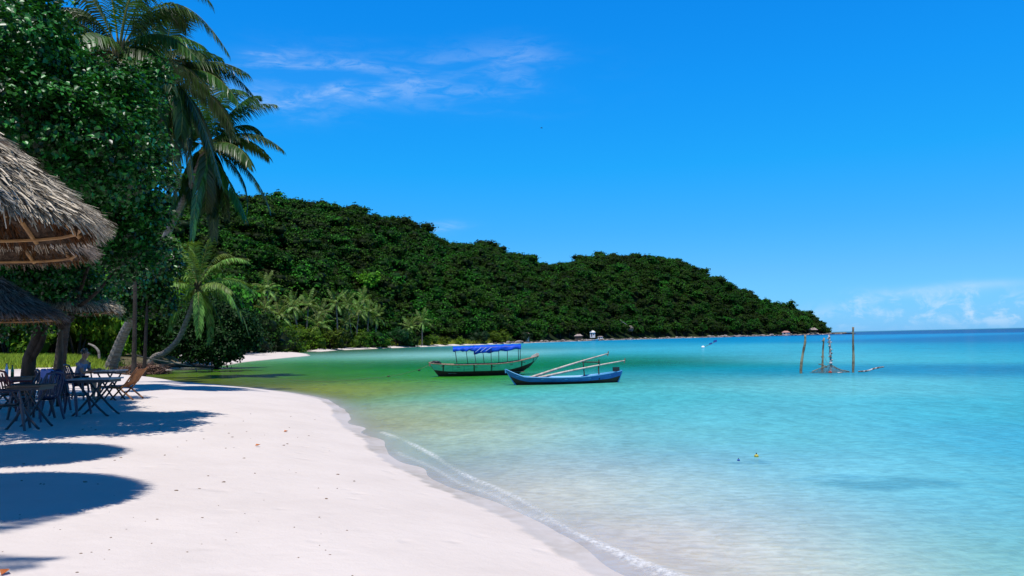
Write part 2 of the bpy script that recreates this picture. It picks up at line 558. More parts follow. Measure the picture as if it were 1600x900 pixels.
near_px = [(925, 899), (869, 865), (812, 827), (737, 790), (677, 764), (640, 743), (610, 728), (587, 712), (569, 689), (539, 670), (521, 652),
           (522, 641), (500, 625), (470, 618), (430, 612), (385, 607), (330, 604), (290, 601), (250, 600), (215, 599), (193, 595)]
back_px = [(186, 589), (200, 583), (250, 580.5), (284, 575), (331, 571), (350, 571), (378, 566), (409, 563), (437, 560), (482, 556), (478, 553),
           (450, 551), (470, 549)]
far_pr = [(500, 178), (530, 200), (597, 222), (660, 246), (725, 268), (790, 300), (850, 350), (920, 405), (1000, 455), (1060, 500), (1180, 570),
          (1250, 625), (1290, 665), (1315, 690), (1338, 712)]
SHORE = [(20, -400), (15, -60), (8, -20), (4.5, -4), (3.0, 1), (1.8, 4)] + [g2(*p) for p in near_px] + [g2(*p) for p in back_px] \
    + [hp(*p) for p in far_pr]
LAND = SHORE + [hp(1338, 735), hp(1300, 790), hp(1200, 900), hp(900, 1100), hp(300, 1500), (-3000, 1500), (-3000, -400)]


def seg_dist(P, poly):
    best = np.full(len(P), 1e9)
    A = np.array(poly[:-1]); B = np.array(poly[1:])
    for a, b in zip(A, B):
        ab = b - a; L = max(ab @ ab, 1e-9)
        t = np.clip(((P - a) @ ab) / L, 0, 1)
        q = P - a - t[:, None] * ab
        best = np.minimum(best, np.einsum('ij,ij->i', q, q))
    return np.sqrt(best)


def inside(P, poly):
    x, y = P[:, 0], P[:, 1]
    c = np.zeros(len(P), bool)
    n = len(poly)
    for i in range(n):
        x1, y1 = poly[i]; x2, y2 = poly[(i + 1) % n]
        if y1 == y2: continue
        k = ((y1 > y) != (y2 > y)) & (x < (x2 - x1) * (y - y1) / (y2 - y1) + x1)
        c ^= k
    return c


_g = np.random.default_rng(3)
_LAT = _g.random((64, 64))


def vnoise(x, y):
    xi = np.floor(x).astype(int); yi = np.floor(y).astype(int)
    fx = x - xi; fy = y - yi
    fx = fx * fx * (3 - 2 * fx); fy = fy * fy * (3 - 2 * fy)
    g = lambda a, b: _LAT[a % 64, b % 64]
    return (g(xi, yi) * (1 - fx) + g(xi + 1, yi) * fx) * (1 - fy) + (g(xi, yi + 1) * (1 - fx) + g(xi + 1, yi + 1) * fx) * fy - .5


def sstep(x, a, b):
    t = np.clip((x - a) / (b - a), 0, 1)
    return t * t * (3 - 2 * t)


def colpx(x, y):
    """photo column of a direction (used for zones of the land)."""
    X = np.asarray(x, float); Y = np.maximum(np.asarray(y, float), 1e-3)
    # solve with small roll: direction (x,y,0) in camera axes
    cx_ = X * XC[0] + Y * YC[0]; cz_ = X * XC[2] + Y * YC[2]
    return 800 + FPX * cx_ / np.maximum(-cz_, 1e-3)


def shore_d(P):
    d = seg_dist(P, SHORE)
    s = np.where(inside(P, LAND), 1.0, -1.0)
    return d * s


def ground_z(P, d=None):
    P = np.atleast_2d(np.asarray(P, float))
    if d is None: d = shore_d(P)
    x, y = P[:, 0], P[:, 1]
    r = np.hypot(x, y)
    nz = vnoise(x * .5, y * .5) * .05 + vnoise(x * 1.7 + 9, y * 1.7) * .018
    land = .03 + .62 * (1 - np.exp(-np.maximum(d, 0) / 3.0)) + nz * sstep(d, .3, 3)
    px = colpx(x, y)
    bank = sstep(-px, -300, -262) * sstep(y, 33, 46) * (1 - sstep(y, 90, 120)) * sstep(d, .2, 2.6)
    land = land + .68 * bank
    back = sstep(d, 6, 22) * sstep(y, 28, 45)
    land = land * (1 - back) + np.maximum(land, 1.3) * back
    wob = vnoise(x * .9 + 3, y * .9 + 5) * .022 * (r < 25)
    sea = .03 - .012 * sstep(-d, 0, .12) - .065 * np.maximum(-d, 0) - .02 * np.maximum(-d - 3, 0) + wob * sstep(-d, .0, .3) * (1 - sstep(-d, 1, 3))
    sea = np.maximum(sea, -2.5)
    return np.where(d > 0, land, sea)


def gz(x, y):
    return float(ground_z([(x, y)])[0])


def polar(rmax, step1=1.0135, r0=.5, rsw=270, step2=1.07, na=430):
    rs = [r0]
    while rs[-1] < rsw: rs.append(rs[-1] * step1)
    while rs[-1] < rmax: rs.append(rs[-1] * step2)
    a = np.concatenate([np.linspace(-40, 40, na), np.linspace(44, 316, 68)])
    a = np.radians(a)
    rs = np.array(rs)
    A, R = np.meshgrid(a, rs)
    X = R * np.sin(A); Y = R * np.cos(A)
    n, m = len(rs), len(a)
    idx = np.arange(n * m).reshape(n, m)
    nx = np.roll(idx, -1, axis=1)
    F = np.stack([idx[:-1], idx[1:], nx[1:], nx[:-1]], -1).reshape(-1, 4)
    V = np.stack([X.ravel(), Y.ravel()], 1)
    V = np.vstack([V, [[0, 0]]])
    T = np.stack([np.full(m, n * m), idx[0], nx[0]], -1)
    return V, [F, T]


SANDM = sand_material()
P2, F2 = polar(2600)
D2 = shore_d(P2)
Z2 = ground_z(P2, D2)
px2 = colpx(P2[:, 0], P2[:, 1])
nzs = vnoise(P2[:, 0] * .12, P2[:, 1] * .12)
soil = sstep(D2 + nzs * 5, 5.5, 9) * sstep(P2[:, 1], 36, 42)
soil = np.maximum(soil, sstep(-px2, -300, -270) * sstep(P2[:, 1], 46, 52) * sstep(D2, .2, 1.2) * (P2[:, 1] < 80))
soil = np.maximum(soil, sstep(P2[:, 1], 290, 340) * (D2 > .5) * .85)
ground = link("beach", np_mesh("beach", np.column_stack([P2, Z2]), F2, [SANDM], True, {"shore": D2, "soil": soil}))
tag(ground, "white sand beach curving round the bay", kind="structure")

# ------------------------------------------------------------------ sea
WC = [  # photo column, row, albedo of the water; dark greens also hold painted hill reflection
    (1000, 725, (0.1881, 0.3841, 0.4204)),
    (850, 722, (0.3560, 0.4289, 0.3853)),
    (1200, 725, (0.1402, 0.3798, 0.4427)),
    (1450, 800, (0.1127, 0.3588, 0.4160)),
    (1200, 800, (0.3096, 0.4195, 0.4337)),
    (1600, 515.5, (0.0016, 0.0531, 0.1651)),
    (1450, 519, (0.0016, 0.0697, 0.2227)),
    (1200, 529, (0.0017, 0.2105, 0.4240)),
    (1050, 533, (0.0036, 0.2292, 0.4106)),
    (1600, 530, (0.0016, 0.1186, 0.2803)),
    (1600, 545, (0.0016, 0.2059, 0.3364)),
    (1450, 545, (0.0018, 0.2631, 0.3705)),
    (1200, 548, (0.0598, 0.3811, 0.4604)),
    (900, 540, (0.0089, 0.2864, 0.4572)),
    (1000, 550, (0.0354, 0.3826, 0.5072)),
    (850, 541, (0.0651, 0.3876, 0.4432)),
    (1600, 560, (0.0075, 0.2782, 0.3661)),
    (1450, 560, (0.0604, 0.3897, 0.4072)),
    (1300, 560, (0.0819, 0.3940, 0.4398)),
    (1600, 578, (0.0016, 0.1483, 0.2582)),
    (1400, 578, (0.0016, 0.1804, 0.3012)),
    (1200, 580, (0.0035, 0.2541, 0.3599)),
    (1100, 572, (0.0051, 0.2198, 0.1895)),
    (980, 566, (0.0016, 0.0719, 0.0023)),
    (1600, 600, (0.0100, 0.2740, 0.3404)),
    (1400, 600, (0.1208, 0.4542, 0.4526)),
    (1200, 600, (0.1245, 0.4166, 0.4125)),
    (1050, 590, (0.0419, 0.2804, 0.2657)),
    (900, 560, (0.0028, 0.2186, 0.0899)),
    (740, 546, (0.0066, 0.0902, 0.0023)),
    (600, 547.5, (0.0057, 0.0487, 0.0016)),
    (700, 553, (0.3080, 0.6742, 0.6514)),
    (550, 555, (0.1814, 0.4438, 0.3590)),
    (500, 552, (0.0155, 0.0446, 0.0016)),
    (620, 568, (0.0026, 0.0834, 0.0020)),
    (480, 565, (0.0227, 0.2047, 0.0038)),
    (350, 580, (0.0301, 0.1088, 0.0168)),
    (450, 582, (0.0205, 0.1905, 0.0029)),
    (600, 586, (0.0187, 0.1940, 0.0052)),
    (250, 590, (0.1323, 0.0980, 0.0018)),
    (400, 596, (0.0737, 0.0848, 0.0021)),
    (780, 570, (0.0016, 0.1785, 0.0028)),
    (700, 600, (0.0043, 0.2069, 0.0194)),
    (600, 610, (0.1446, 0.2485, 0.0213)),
    (800, 612, (0.0581, 0.4189, 0.2894)),
    (900, 618, (0.1116, 0.4338, 0.4219)),
    (520, 612, (0.3041, 0.2580, 0.0213)),
    (700, 640, (0.2174, 0.4123, 0.2409)),
    (850, 640, (0.0860, 0.3831, 0.3627)),
    (1000, 620, (0.0591, 0.4064, 0.4242)),
    (1200, 640, (0.1143, 0.4523, 0.4801)),
    (1500, 640, (0.0422, 0.3414, 0.3845)),
    (650, 650, (0.4236, 0.3719, 0.1533)),
    (750, 690, (0.3916, 0.5080, 0.3561)),
    (1000, 690, (0.1402, 0.4396, 0.4468)),
    (1300, 690, (0.1218, 0.4502, 0.4587)),
    (1580, 690, (0.0404, 0.3162, 0.4077)),
    (900, 760, (0.7309, 0.6669, 0.5068)),
    (1100, 760, (0.4172, 0.5980, 0.5314)),
    (1350, 755, (0.1870, 0.5563, 0.5631)),
    (1580, 760, (0.0725, 0.3410, 0.3801)),
    (1100, 850, (0.8012, 0.6727, 0.5246)),
    (1300, 830, (0.4304, 0.5648, 0.4767)),
    (1500, 830, (0.1167, 0.3868, 0.3628)),
    (1600, 885, (0.1074, 0.3750, 0.3082)),
    (1300, 895, (0.6591, 0.6346, 0.4750)),
    (1500, 895, (0.3070, 0.5088, 0.3916)),
]
P3, F3 = polar(32000)
D3 = shore_d(P3)
R3 = np.hypot(P3[:, 0], P3[:, 1])
def lscale(r):
    L = np.log(np.maximum(r, 3.0)); k = math.log(60)
    return 6.0 * np.minimum(L, k) + 3.0 * np.maximum(L - k, 0)


cw = []
for x, y, c in WC:
    v = gp(x, y); cw.append((math.atan2(v.x, v.y) * 7, float(lscale(math.hypot(v.x, v.y)))))
cw = np.array(cw); cc = np.array([c for _, _, c in WC])
Q = np.column_stack([np.arctan2(P3[:, 0], P3[:, 1]) * 7, lscale(R3)])
num = np.zeros((len(Q), 3)); den = np.zeros(len(Q))
for (a, b), c in zip(cw, cc):
    q2 = (Q[:, 0] - a) ** 2 + (Q[:, 1] - b) ** 2
    wgt = np.exp(-q2 / .85) + .004 / (q2 + .6) ** 2
    num += wgt[:, None] * c; den += wgt
wc = num / den[:, None]


# beds of seagrass on the bottom
def bed(px, py, rx, ry, k, colr):
    global wc
    c = gp(px, py)
    q = ((P3[:, 0] - c.x) / rx) ** 2 + ((P3[:, 1] - c.y) / ry) ** 2
    nn = vnoise(P3[:, 0] * 1.6, P3[:, 1] * 3.0) * .9 + vnoise(P3[:, 0] * 4.1 + 7, P3[:, 1] * 7.0) * .6
    f = np.clip(1.15 - q + nn * 1.5, 0, 1) * k * (q < 2.4)
    wc = wc * (1 - f[:, None]) + np.array(lin(colr)) * f[:, None]


bed(1375, 756, .95, .42, .55, (58, 126, 138))
bed(1300, 747, .6, .25, .4, (67, 138, 159))
bed(1178, 722, .28, .2, .5, (67, 134, 159))
bed(1150, 724, .12, .12, .4, (67, 134, 159))
wc = np.clip(wc, 0.002, .9)
opac = 1 - np.exp(-np.maximum(-D3 - .15, 0) / .75)
opac = np.maximum(opac, sstep(R3, 60, 90))
# the small breaking wave
wave_px = [(1000, 880), (950, 858), (887, 831), (850, 806), (812, 782), (775, 764), (737, 749), (708, 734), (681, 715), (650, 698), (621, 685), (596, 676)]
WAVE = [(3.4, 1.5), (2.6, 4.0)] + [g2(*p) for p in wave_px]
sel = R3 < 20
foam = np.zeros(len(P3)); zs = np.zeros(len(P3))
dw = seg_dist(P3[sel], WAVE)
nn = vnoise(P3[sel][:, 0] * 1.1, P3[sel][:, 1] * 1.1)
wid = .018 + .035 * np.clip(nn + .45, 0, 1)
foam[sel] = np.exp(-(dw / wid) ** 2) * (.15 + .55 * np.clip(nn * 2 + .6, 0, 1))
zs[sel] += .022 * np.exp(-(dw / .10) ** 2)
D3s = D3[sel]
edge = np.exp(-((D3s + .42 + vnoise(P3[sel][:, 0] * .8, P3[sel][:, 1] * .8) * .25) / .035) ** 2) * .35 * (R3[sel] < 14)
foam[sel] = np.maximum(foam[sel], edge)
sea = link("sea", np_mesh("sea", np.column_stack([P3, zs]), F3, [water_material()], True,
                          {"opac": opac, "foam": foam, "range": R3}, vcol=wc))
tag(sea, "turquoise sea with a dark blue horizon", kind="structure")

# ------------------------------------------------------------------ hillside
RID = [  # column, row of the tree tops, ridge distance, foot distance
    (-1500, 540, 380, 150), (-1000, 430, 380, 135), (-500, 340, 380, 130), (-150, 318, 380, 130), (100, 320, 390, 135), (260, 322, 400, 150), (340, 324, 405, 165), (430, 326, 420, 196), (530, 337, 450, 218), (590, 343, 470, 240),
    (650, 367, 490, 262), (700, 386, 510, 280), (760, 388, 540, 302), (830, 410, 570, 350), (870, 415, 590, 385), (900, 405, 615, 405),
    (930, 399, 640, 428), (990, 400, 660, 468), (1060, 406, 680, 520), (1100, 427, 690, 540), (1160, 454, 690, 575), (1220, 476, 700, 615),
    (1262, 486, 702, 645), (1278, 500, 702, 668), (1287, 519, 702, 682), (1300, 530, 705, 690), (1420, 560, 710, 690)]
RID = np.array(RID, float)
TREE_H = 9.6


def ridge(px):
    return [np.interp(px, RID[:, 0], RID[:, k]) for k in (1, 2, 3)]


def hill_z(px, r):
    py, dr, db = ridge(px)
    hor = 529.3 - .0217 * (px - 800)
    zr = EYE + (hor - py) / FPX * dr / np.sqrt(1 + ((px - 800) / FPX) ** 2) * np.cos(0) - TREE_H
    zr = np.maximum(zr, -3)
    t = (r - db) / np.maximum(dr - db, 8)
    up = np.where(t < 1, np.sin(np.clip(t, 0, 1) * PI / 2) ** 1.05, 1 - .35 * np.clip(t - 1, 0, 2))
    th = np.arctan((px - 800) / FPX)
    x = r * np.sin(th); y = r * np.cos(th)
    n_ = vnoise(x / 45, y / 45) * .16 + vnoise(x / 19 + 7, y / 19) * .06
    z = zr * up * (1 + n_ * np.clip(1 - abs(t - 1) * .2, 0, 1) * (t < .93)) + .7
    return np.where(t < 0, .7 + t * 3, z)


pxs = np.linspace(-1500, 1330, 300)
ts = np.linspace(-.04, 1.9, 60)
PX, TT = np.meshgrid(pxs, ts)
_, DR, DB = ridge(PX)
RR = DB + TT * np.maximum(DR - DB, 8)
TH = np.arctan((PX - 800) / FPX)
HV = np.stack([RR * np.sin(TH), RR * np.cos(TH), hill_z(PX, RR)], -1).reshape(-1, 3)
ii = np.arange(PX.size).reshape(PX.shape)
HF = np.stack([ii[:-1, :-1], ii[:-1, 1:], ii[1:, 1:], ii[1:, :-1]], -1).reshape(-1, 4)
hm = mat('forest_floor', (.010, .022, .006), .95, .05, ((.018, .024, .009), .3, (1, 1, 1), .4, .6), coord='Object')
hill = link("hillside", np_mesh("hillside", HV, HF, [hm], True))
tag(hill, "steep forested hillside closing the bay", kind="structure")


# ------------------------------------------------------------------ foliage builders
def leaf_arrays(C, N, L, W, heart=False, droop=.35, rng=RNG):
    n = len(C)
    a = rng.normal(size=(n, 3)); a[:, 2] -= droop * 2
    a -= (a * N).sum(1, keepdims=True) * N
    a /= np.linalg.norm(a, axis=1, keepdims=True) + 1e-9
    b = np.cross(N, a)
    L = L[:, None]; W = W[:, None]
    lift = N * W * .22
    if heart:
        pts = [C - a * L * .38, C - a * L * .48 + b * W * .30 + lift * .6, C - a * L * .05 + b * W * .52 + lift, C + a * L * .55 - N * L * .10,
               C - a * L * .05 - b * W * .52 + lift, C - a * L * .48 - b * W * .30 + lift * .6]
        V = np.stack(pts, 1).reshape(-1, 3)
        i = np.arange(n)[:, None] * 6
        F = np.concatenate([i + np.array([[0, 1, 2, 3]]), i + np.array([[0, 3, 4, 5]])], 1).reshape(-1, 4)
        k = 2
    else:
        pts = [C - a * L * .5, C + b * W * .5 + lift, C + a * L * .5, C - b * W * .5 + lift]
        V = np.stack(pts, 1).reshape(-1, 3)
        i = np.arange(n)[:, None] * 4
        F = np.concatenate([i + np.array([[0, 1, 2]]), i + np.array([[0, 2, 3]])], 1).reshape(-1, 3)
        k = 2
    tint = np.repeat(rng.random(n) ** 1.3, k)
    return V, F, tint


def crown_mesh(name, lobes, n, L, W, material, heart=False, inner=.75, core=None, up=.5, seed=0, clump=0.0, per=24):
    rng = np.random.default_rng(seed)
    lob = np.array(lobes, float)                    # x y z rx ry rz
    wgt = (lob[:, 3] * lob[:, 4] + lob[:, 3] * lob[:, 5]) ; wgt /= wgt.sum()
    k = rng.choice(len(lob), n, p=wgt)
    u = rng.normal(size=(n, 3)); u /= np.linalg.norm(u, axis=1, keepdims=True)
    rad = inner + (1.06 - inner) * rng.random(n) ** .6
    if clump > 0:                                   # draw leaves together into sprays with gaps between
        m = max(n // per, 20)
        kc = rng.choice(len(lob), m, p=wgt)
        uc = rng.normal(size=(m, 3)); uc /= np.linalg.norm(uc, axis=1, keepdims=True)
        rc = inner + (1.22 - inner) * rng.random(m) ** .7
        cc_ = lob[kc, :3] + uc * lob[kc, 3:6] * rc[:, None]
        j = rng.integers(0, m, n)
        fill = rng.random(n) < .07
        C = cc_[j] + rng.normal(size=(n, 3)) * clump * np.array([1, 1, .55])
        C2 = lob[k, :3] + u * lob[k, 3:6] * (rad * .85)[:, None]
        C = np.where(fill[:, None], C2, C)
        u = np.where(fill[:, None], u, uc[j] + rng.normal(size=(n, 3)) * .3)
        u /= np.linalg.norm(u, axis=1, keepdims=True)
    else:
        C = lob[k, :3] + u * lob[k, 3:6] * rad[:, None]
    N = u + rng.normal(size=(n, 3)) * .55; N[:, 2] += up
    N /= np.linalg.norm(N, axis=1, keepdims=True)
    s = rng.uniform(.7, 1.3, n)
    V, F, tint = leaf_arrays(C, N, L * s, W * s, heart, rng=rng)
    Fs = [F]
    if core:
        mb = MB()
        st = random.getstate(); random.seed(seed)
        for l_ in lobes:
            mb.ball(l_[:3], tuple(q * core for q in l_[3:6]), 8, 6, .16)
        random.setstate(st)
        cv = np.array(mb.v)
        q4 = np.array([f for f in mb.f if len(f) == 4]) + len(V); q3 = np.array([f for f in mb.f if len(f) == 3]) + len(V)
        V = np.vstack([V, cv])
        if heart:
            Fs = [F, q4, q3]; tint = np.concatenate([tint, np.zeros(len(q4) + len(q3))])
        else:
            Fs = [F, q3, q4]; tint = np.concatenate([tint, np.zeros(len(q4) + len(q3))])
    return np_mesh(name, V, Fs, [material], False, fattrs={"tint": tint})


def frond_mesh(name, p0, p1, p2, nl, ll, hang, material, width=.035, seed=0, rad=.022, sparse=0.0):
    rng = np.random.default_rng(seed)
    ns = nl
    t = np.linspace(0, 1, ns)
    p0, p1, p2 = [np.array(p, float) for p in (p0, p1, p2)]
    C = p0 * ((1 - t) ** 2)[:, None] + p1 * (2 * t * (1 - t))[:, None] + p2 * (t ** 2)[:, None]
    T = np.gradient(C, axis=0); T /= np.linalg.norm(T, axis=1, keepdims=True) + 1e-9
    up = np.array([0, 0, 1.0])
    S = np.cross(T, up); S /= np.linalg.norm(S, axis=1, keepdims=True) + 1e-6
    V = []; F = []; ti = []
    # rib
    N = np.cross(S, T)
    for i in range(ns):
        r = rad * (1 - .85 * t[i]) + .003
        V += [C[i] + S[i] * r, C[i] - N[i] * r, C[i] - S[i] * r]
    for i in range(ns - 1):
        for k in range(3):
            F.append((i * 3 + k, i * 3 + (k + 1) % 3, i * 3 + 3 + (k + 1) % 3, i * 3 + 3 + k)); ti.append(1.0)
    nrib = len(F)
    for i in range(max(1, int(ns * .12)), ns):
        for sgn in (-1, 1):
            if rng.random() < sparse: continue
            u = t[i]
            L = ll * (math.sin(PI * min(1, .14 + .80 * u)) ** .55) * rng.uniform(.85, 1.1)
            h = hang * rng.uniform(.75, 1.25)
            d1 = S[i] * sgn * 1.0 + T[i] * (.55 + .5 * u) - up * h * .5
            d1 /= np.linalg.norm(d1)
            d2 = d1 * .75 - up * h * .9 + T[i] * .2; d2 /= np.linalg.norm(d2)
            a = C[i] + T[i] * rng.uniform(-.01, .01); b = a + d1 * L * .5; c = b + d2 * L * .5
            wv = np.cross(d1, N[i] + rng.normal(size=3) * .25); wv /= np.linalg.norm(wv) + 1e-6
            wv = wv * width * .5
            n0 = len(V)
            V += [a - wv * .5, a + wv * .5, b + wv, b - wv, c]
            F.append((n0, n0 + 1, n0 + 2, n0 + 3)); F.append((n0 + 3, n0 + 2, n0 + 4, n0 + 4))
            q = rng.random() * .8
            ti += [q, q]
    F4 = np.array([f for f in F if f[2] != f[3]]); F3_ = np.array([f[:3] for f in F if f[2] == f[3]])
    t4 = [q for f, q in zip(F, ti) if f[2] != f[3]]; t3 = [q for f, q in zip(F, ti) if f[2] == f[3]]
    me = np_mesh(name, np.array(V), [F4, F3_], [material, M['rachis']], False, fattrs={"tint": np.array(t4 + t3)})
    mi = np.zeros(len(me.polygons), dtype=np.int32); mi[:nrib] = 1
    me.polygons.foreach_set("material_index", mi)
    return me


def ring_trunk(pts, r0, r1, n=46, flare=.5, sides=10, ring=True):
    path = spline(pts, n)
    rad = []
    for i in range(n):
        t = i / (n - 1)
        r = r0 * (1 - t) + r1 * t + r0 * flare * math.exp(-t * 14)
        if ring: r *= 1 + (.045 if i % 2 else -.03)
        rad.append(r)
    return MB().tube(path, rad, sides)


def rel(pts, base):
    return [Vector(p) - Vector(base) for p in pts]


# ------------------------------------------------------------------ far forest
def forest_variant(i):
    rnd = random.Random(100 + i)
    lobes = []
    for k in range(7 + i % 3):
        a = rnd.uniform(0, 2 * PI); r = rnd.uniform(.5, 2.6)
        lobes.append((r * math.cos(a), r * math.sin(a), rnd.uniform(3.6, 6.2) - r * .45, rnd.uniform(1.1, 1.9), rnd.uniform(1.1, 1.9), rnd.uniform(.8, 1.3)))
    lobes.append((0, 0, 4.0, 2.2, 2.2, 1.8))
    return crown_mesh("crown", lobes, 800, .55, .38, M['leaf_forest'], core=.70, inner=.85, up=.7, seed=40 + i, clump=.30, per=9)


FV = [forest_variant(i) for i in range(6)]
ftrunk = MB().tube([(0, 0, -.6), (.1, .05, 2.2), (.0, .1, 4.2)], [.26, .2, .12], 6).tube([(.05, .05, 2.4), (.9, .3, 4.0)], [.12, .06], 5).mesh("trunk", M['bark_dark'])

pts = []
rng = np.random.default_rng(11)
cell = 5.6
used = set()
for _ in range(125000):
    px = rng.uniform(-1450, 1288)
    py_, dr, db = ridge(px)
    t = rng.random() * 1.22
    r = db + 1.5 + t * max(dr - db, 8)
    if rng.random() > .35 + r / 900: continue
    th = math.atan((px - 800) / FPX)
    x, y = r * math.sin(th), r * math.cos(th)
    key = (int(x // cell), int(y // cell))
    if key in used: continue
    used.add(key)
    pts.append((x, y, float(hill_z(np.float64(px), np.float64(r))), px, r, db))
pts.sort(key=lambda p: p[4] - p[5] + (0 if p[3] > 330 else 400))
SECT = [(300, 470, "broad forest tree at the foot of the hill behind the left end of the cove", "front row trees left of the cove"),
        (470, 700, "broad forest tree rising behind the coconut grove on the cove beach", "front row trees behind the cove beach"),
        (700, 880, "forest tree at the shore behind the green boat's blue canopy", "front row trees behind the boats"),
        (880, 1090, "forest tree over the rocky waterline near the white hut", "front row trees above the rocky shore"),
        (1090, 1300, "forest tree on the low slope running out to the headland tip", "front row trees on the headland")]
front = [p for p in pts[:290] if p[3] > 300]
rest = pts[len(front):] if len(front) == 290 else [p for p in pts if p not in set(front)]
src = [None] * 6
for k, p in enumerate(front):
    lab = grp = None
    for a, b, l_, g_ in SECT:
        if a <= p[3] < b: lab, grp = l_, g_
    s = rng.uniform(.8, 1.4)
    o = empty("forest_tree", (p[0], p[1], p[2]), rng.uniform(0, 6.28), lab or SECT[0][2], "tree", grp or SECT[0][3])
    o.scale = (s, s, s * rng.uniform(.85, 1.15))
    v = k % 6
    c = link("crown", FV[v], o)
    link("trunk", ftrunk, o)
    if src[v] is None: src[v] = c
for i in range(230):
    px = rng.uniform(300, 1284); _, dr, db = ridge(px); r = db + (dr - db) * rng.uniform(.93, 1.04)
    th = math.atan((px - 800) / FPX)
    rest.append((r * math.sin(th), r * math.cos(th), float(hill_z(np.float64(px), np.float64(r))) + rng.uniform(-1, 2.6) ** 1, px, r, db))
fp = np.array([(p[0], p[1], p[2]) for p in rest])
fme = np_mesh("forest", fp, [], [], attrs={"vidx": np.zeros(len(fp))}) if False else None
fme = bpy.data.meshes.new("forest")
fme.vertices.add(len(fp)); fme.vertices.foreach_set("co", fp.astype(np.float32).ravel())
for nm, arr in (("fscale", rng.uniform(.75, 1.45, len(fp)) * np.where(rng.random(len(fp)) < .09, 1.3, 1)), ("frot", rng.uniform(0, 6.28, len(fp)))):
    a_ = fme.attributes.new(nm, 'FLOAT', 'POINT'); a_.data.foreach_set("value", arr.astype(np.float32))
a_ = fme.attributes.new("fvar", 'INT', 'POINT'); a_.data.foreach_set("value", rng.integers(0, 6, len(fp)).astype(np.int32))
fme.update()
forest = link("forest", fme)
tag(forest, "dense green forest covering the hill above the bay", "forest", kind="stuff")
ng = bpy.data.node_groups.new("forest_scatter", 'GeometryNodeTree')
ng.interface.new_socket(name="Geometry", in_out='INPUT', socket_type='NodeSocketGeometry')
ng.interface.new_socket(name="Geometry", in_out='OUTPUT', socket_type='NodeSocketGeometry')
gi = ng.nodes.new('NodeGroupInput'); go = ng.nodes.new('NodeGroupOutput')
iop = ng.nodes.new('GeometryNodeInstanceOnPoints')
g2i = ng.nodes.new('GeometryNodeGeometryToInstance')
# sources: the crown meshes of the front row
for s_ in reversed(src):
    oi = ng.nodes.new('GeometryNodeObjectInfo'); oi.inputs[0].default_value = s_
    oi.transform_space = 'ORIGINAL'
    ng.links.new(oi.outputs["Geometry"], g2i.inputs[0])


def gattr(nm, typ):
    q = ng.nodes.new('GeometryNodeInputNamedAttribute'); q.data_type = typ; q.inputs[0].default_value = nm
    return [o for o in q.outputs if o.enabled and o.name == 'Attribute'][0]


ng.links.new(gi.outputs[0], iop.inputs['Points'])
ng.links.new(g2i.outputs[0], iop.inputs['Instance'])
iop.inputs['Pick Instance'].default_value = True
ng.links.new(gattr('fvar', 'INT'), iop.inputs['Instance Index'])
cx_ = ng.nodes.new('ShaderNodeCombineXYZ'); ng.links.new(gattr('frot', 'FLOAT'), cx_.inputs[2])
ng.links.new(cx_.outputs[0], iop.inputs['Rotation'])
ng.links.new(gattr('fscale', 'FLOAT'), iop.inputs['Scale'])
ng.links.new(iop.outputs[0], go.inputs[0])
md = forest.modifiers.new("scatter", 'NODES'); md.node_group = ng


# single crowns that stand out of the mass
def lone_tree(px, r, s, label, variant, mat_=None, zoff=0, dead=False):
    th = math.atan((px - 800) / FPX)
    o = empty("forest_tree", (r * math.sin(th), r * math.cos(th), float(hill_z(np.float64(px), np.float64(r))) + zoff), px * .7, label, "tree")
    o.scale = (s, s, s)
    me = FV[variant]
    if mat_:
        me = me.copy(); me.materials[0] = mat_
    link("crown", me, o); link("trunk", ftrunk, o)
    return o


lone_tree(432, 418, 1.45, "flat topped tree standing out at the left peak of the ridge", 1, zoff=3)
lone_tree(532, 449, 1.3, "tall tree standing out of the ridge right of the left peak", 2, zoff=2)
lone_tree(590, 469, 1.25, "tree on the shoulder where the ridge starts to drop", 3, zoff=1)
lone_tree(1262, 700, 1.3, "round tree on the ridge at the end of the headland", 4, zoff=1)
lone_tree(574, 268, 1.35, "bright yellow green tree crown above the coconut grove", 0, M['leaf_bright'], zoff=2.5)
lone_tree(1226, 690, 1.15, "tree sticking up where the headland ridge dips", 5, zoff=1)

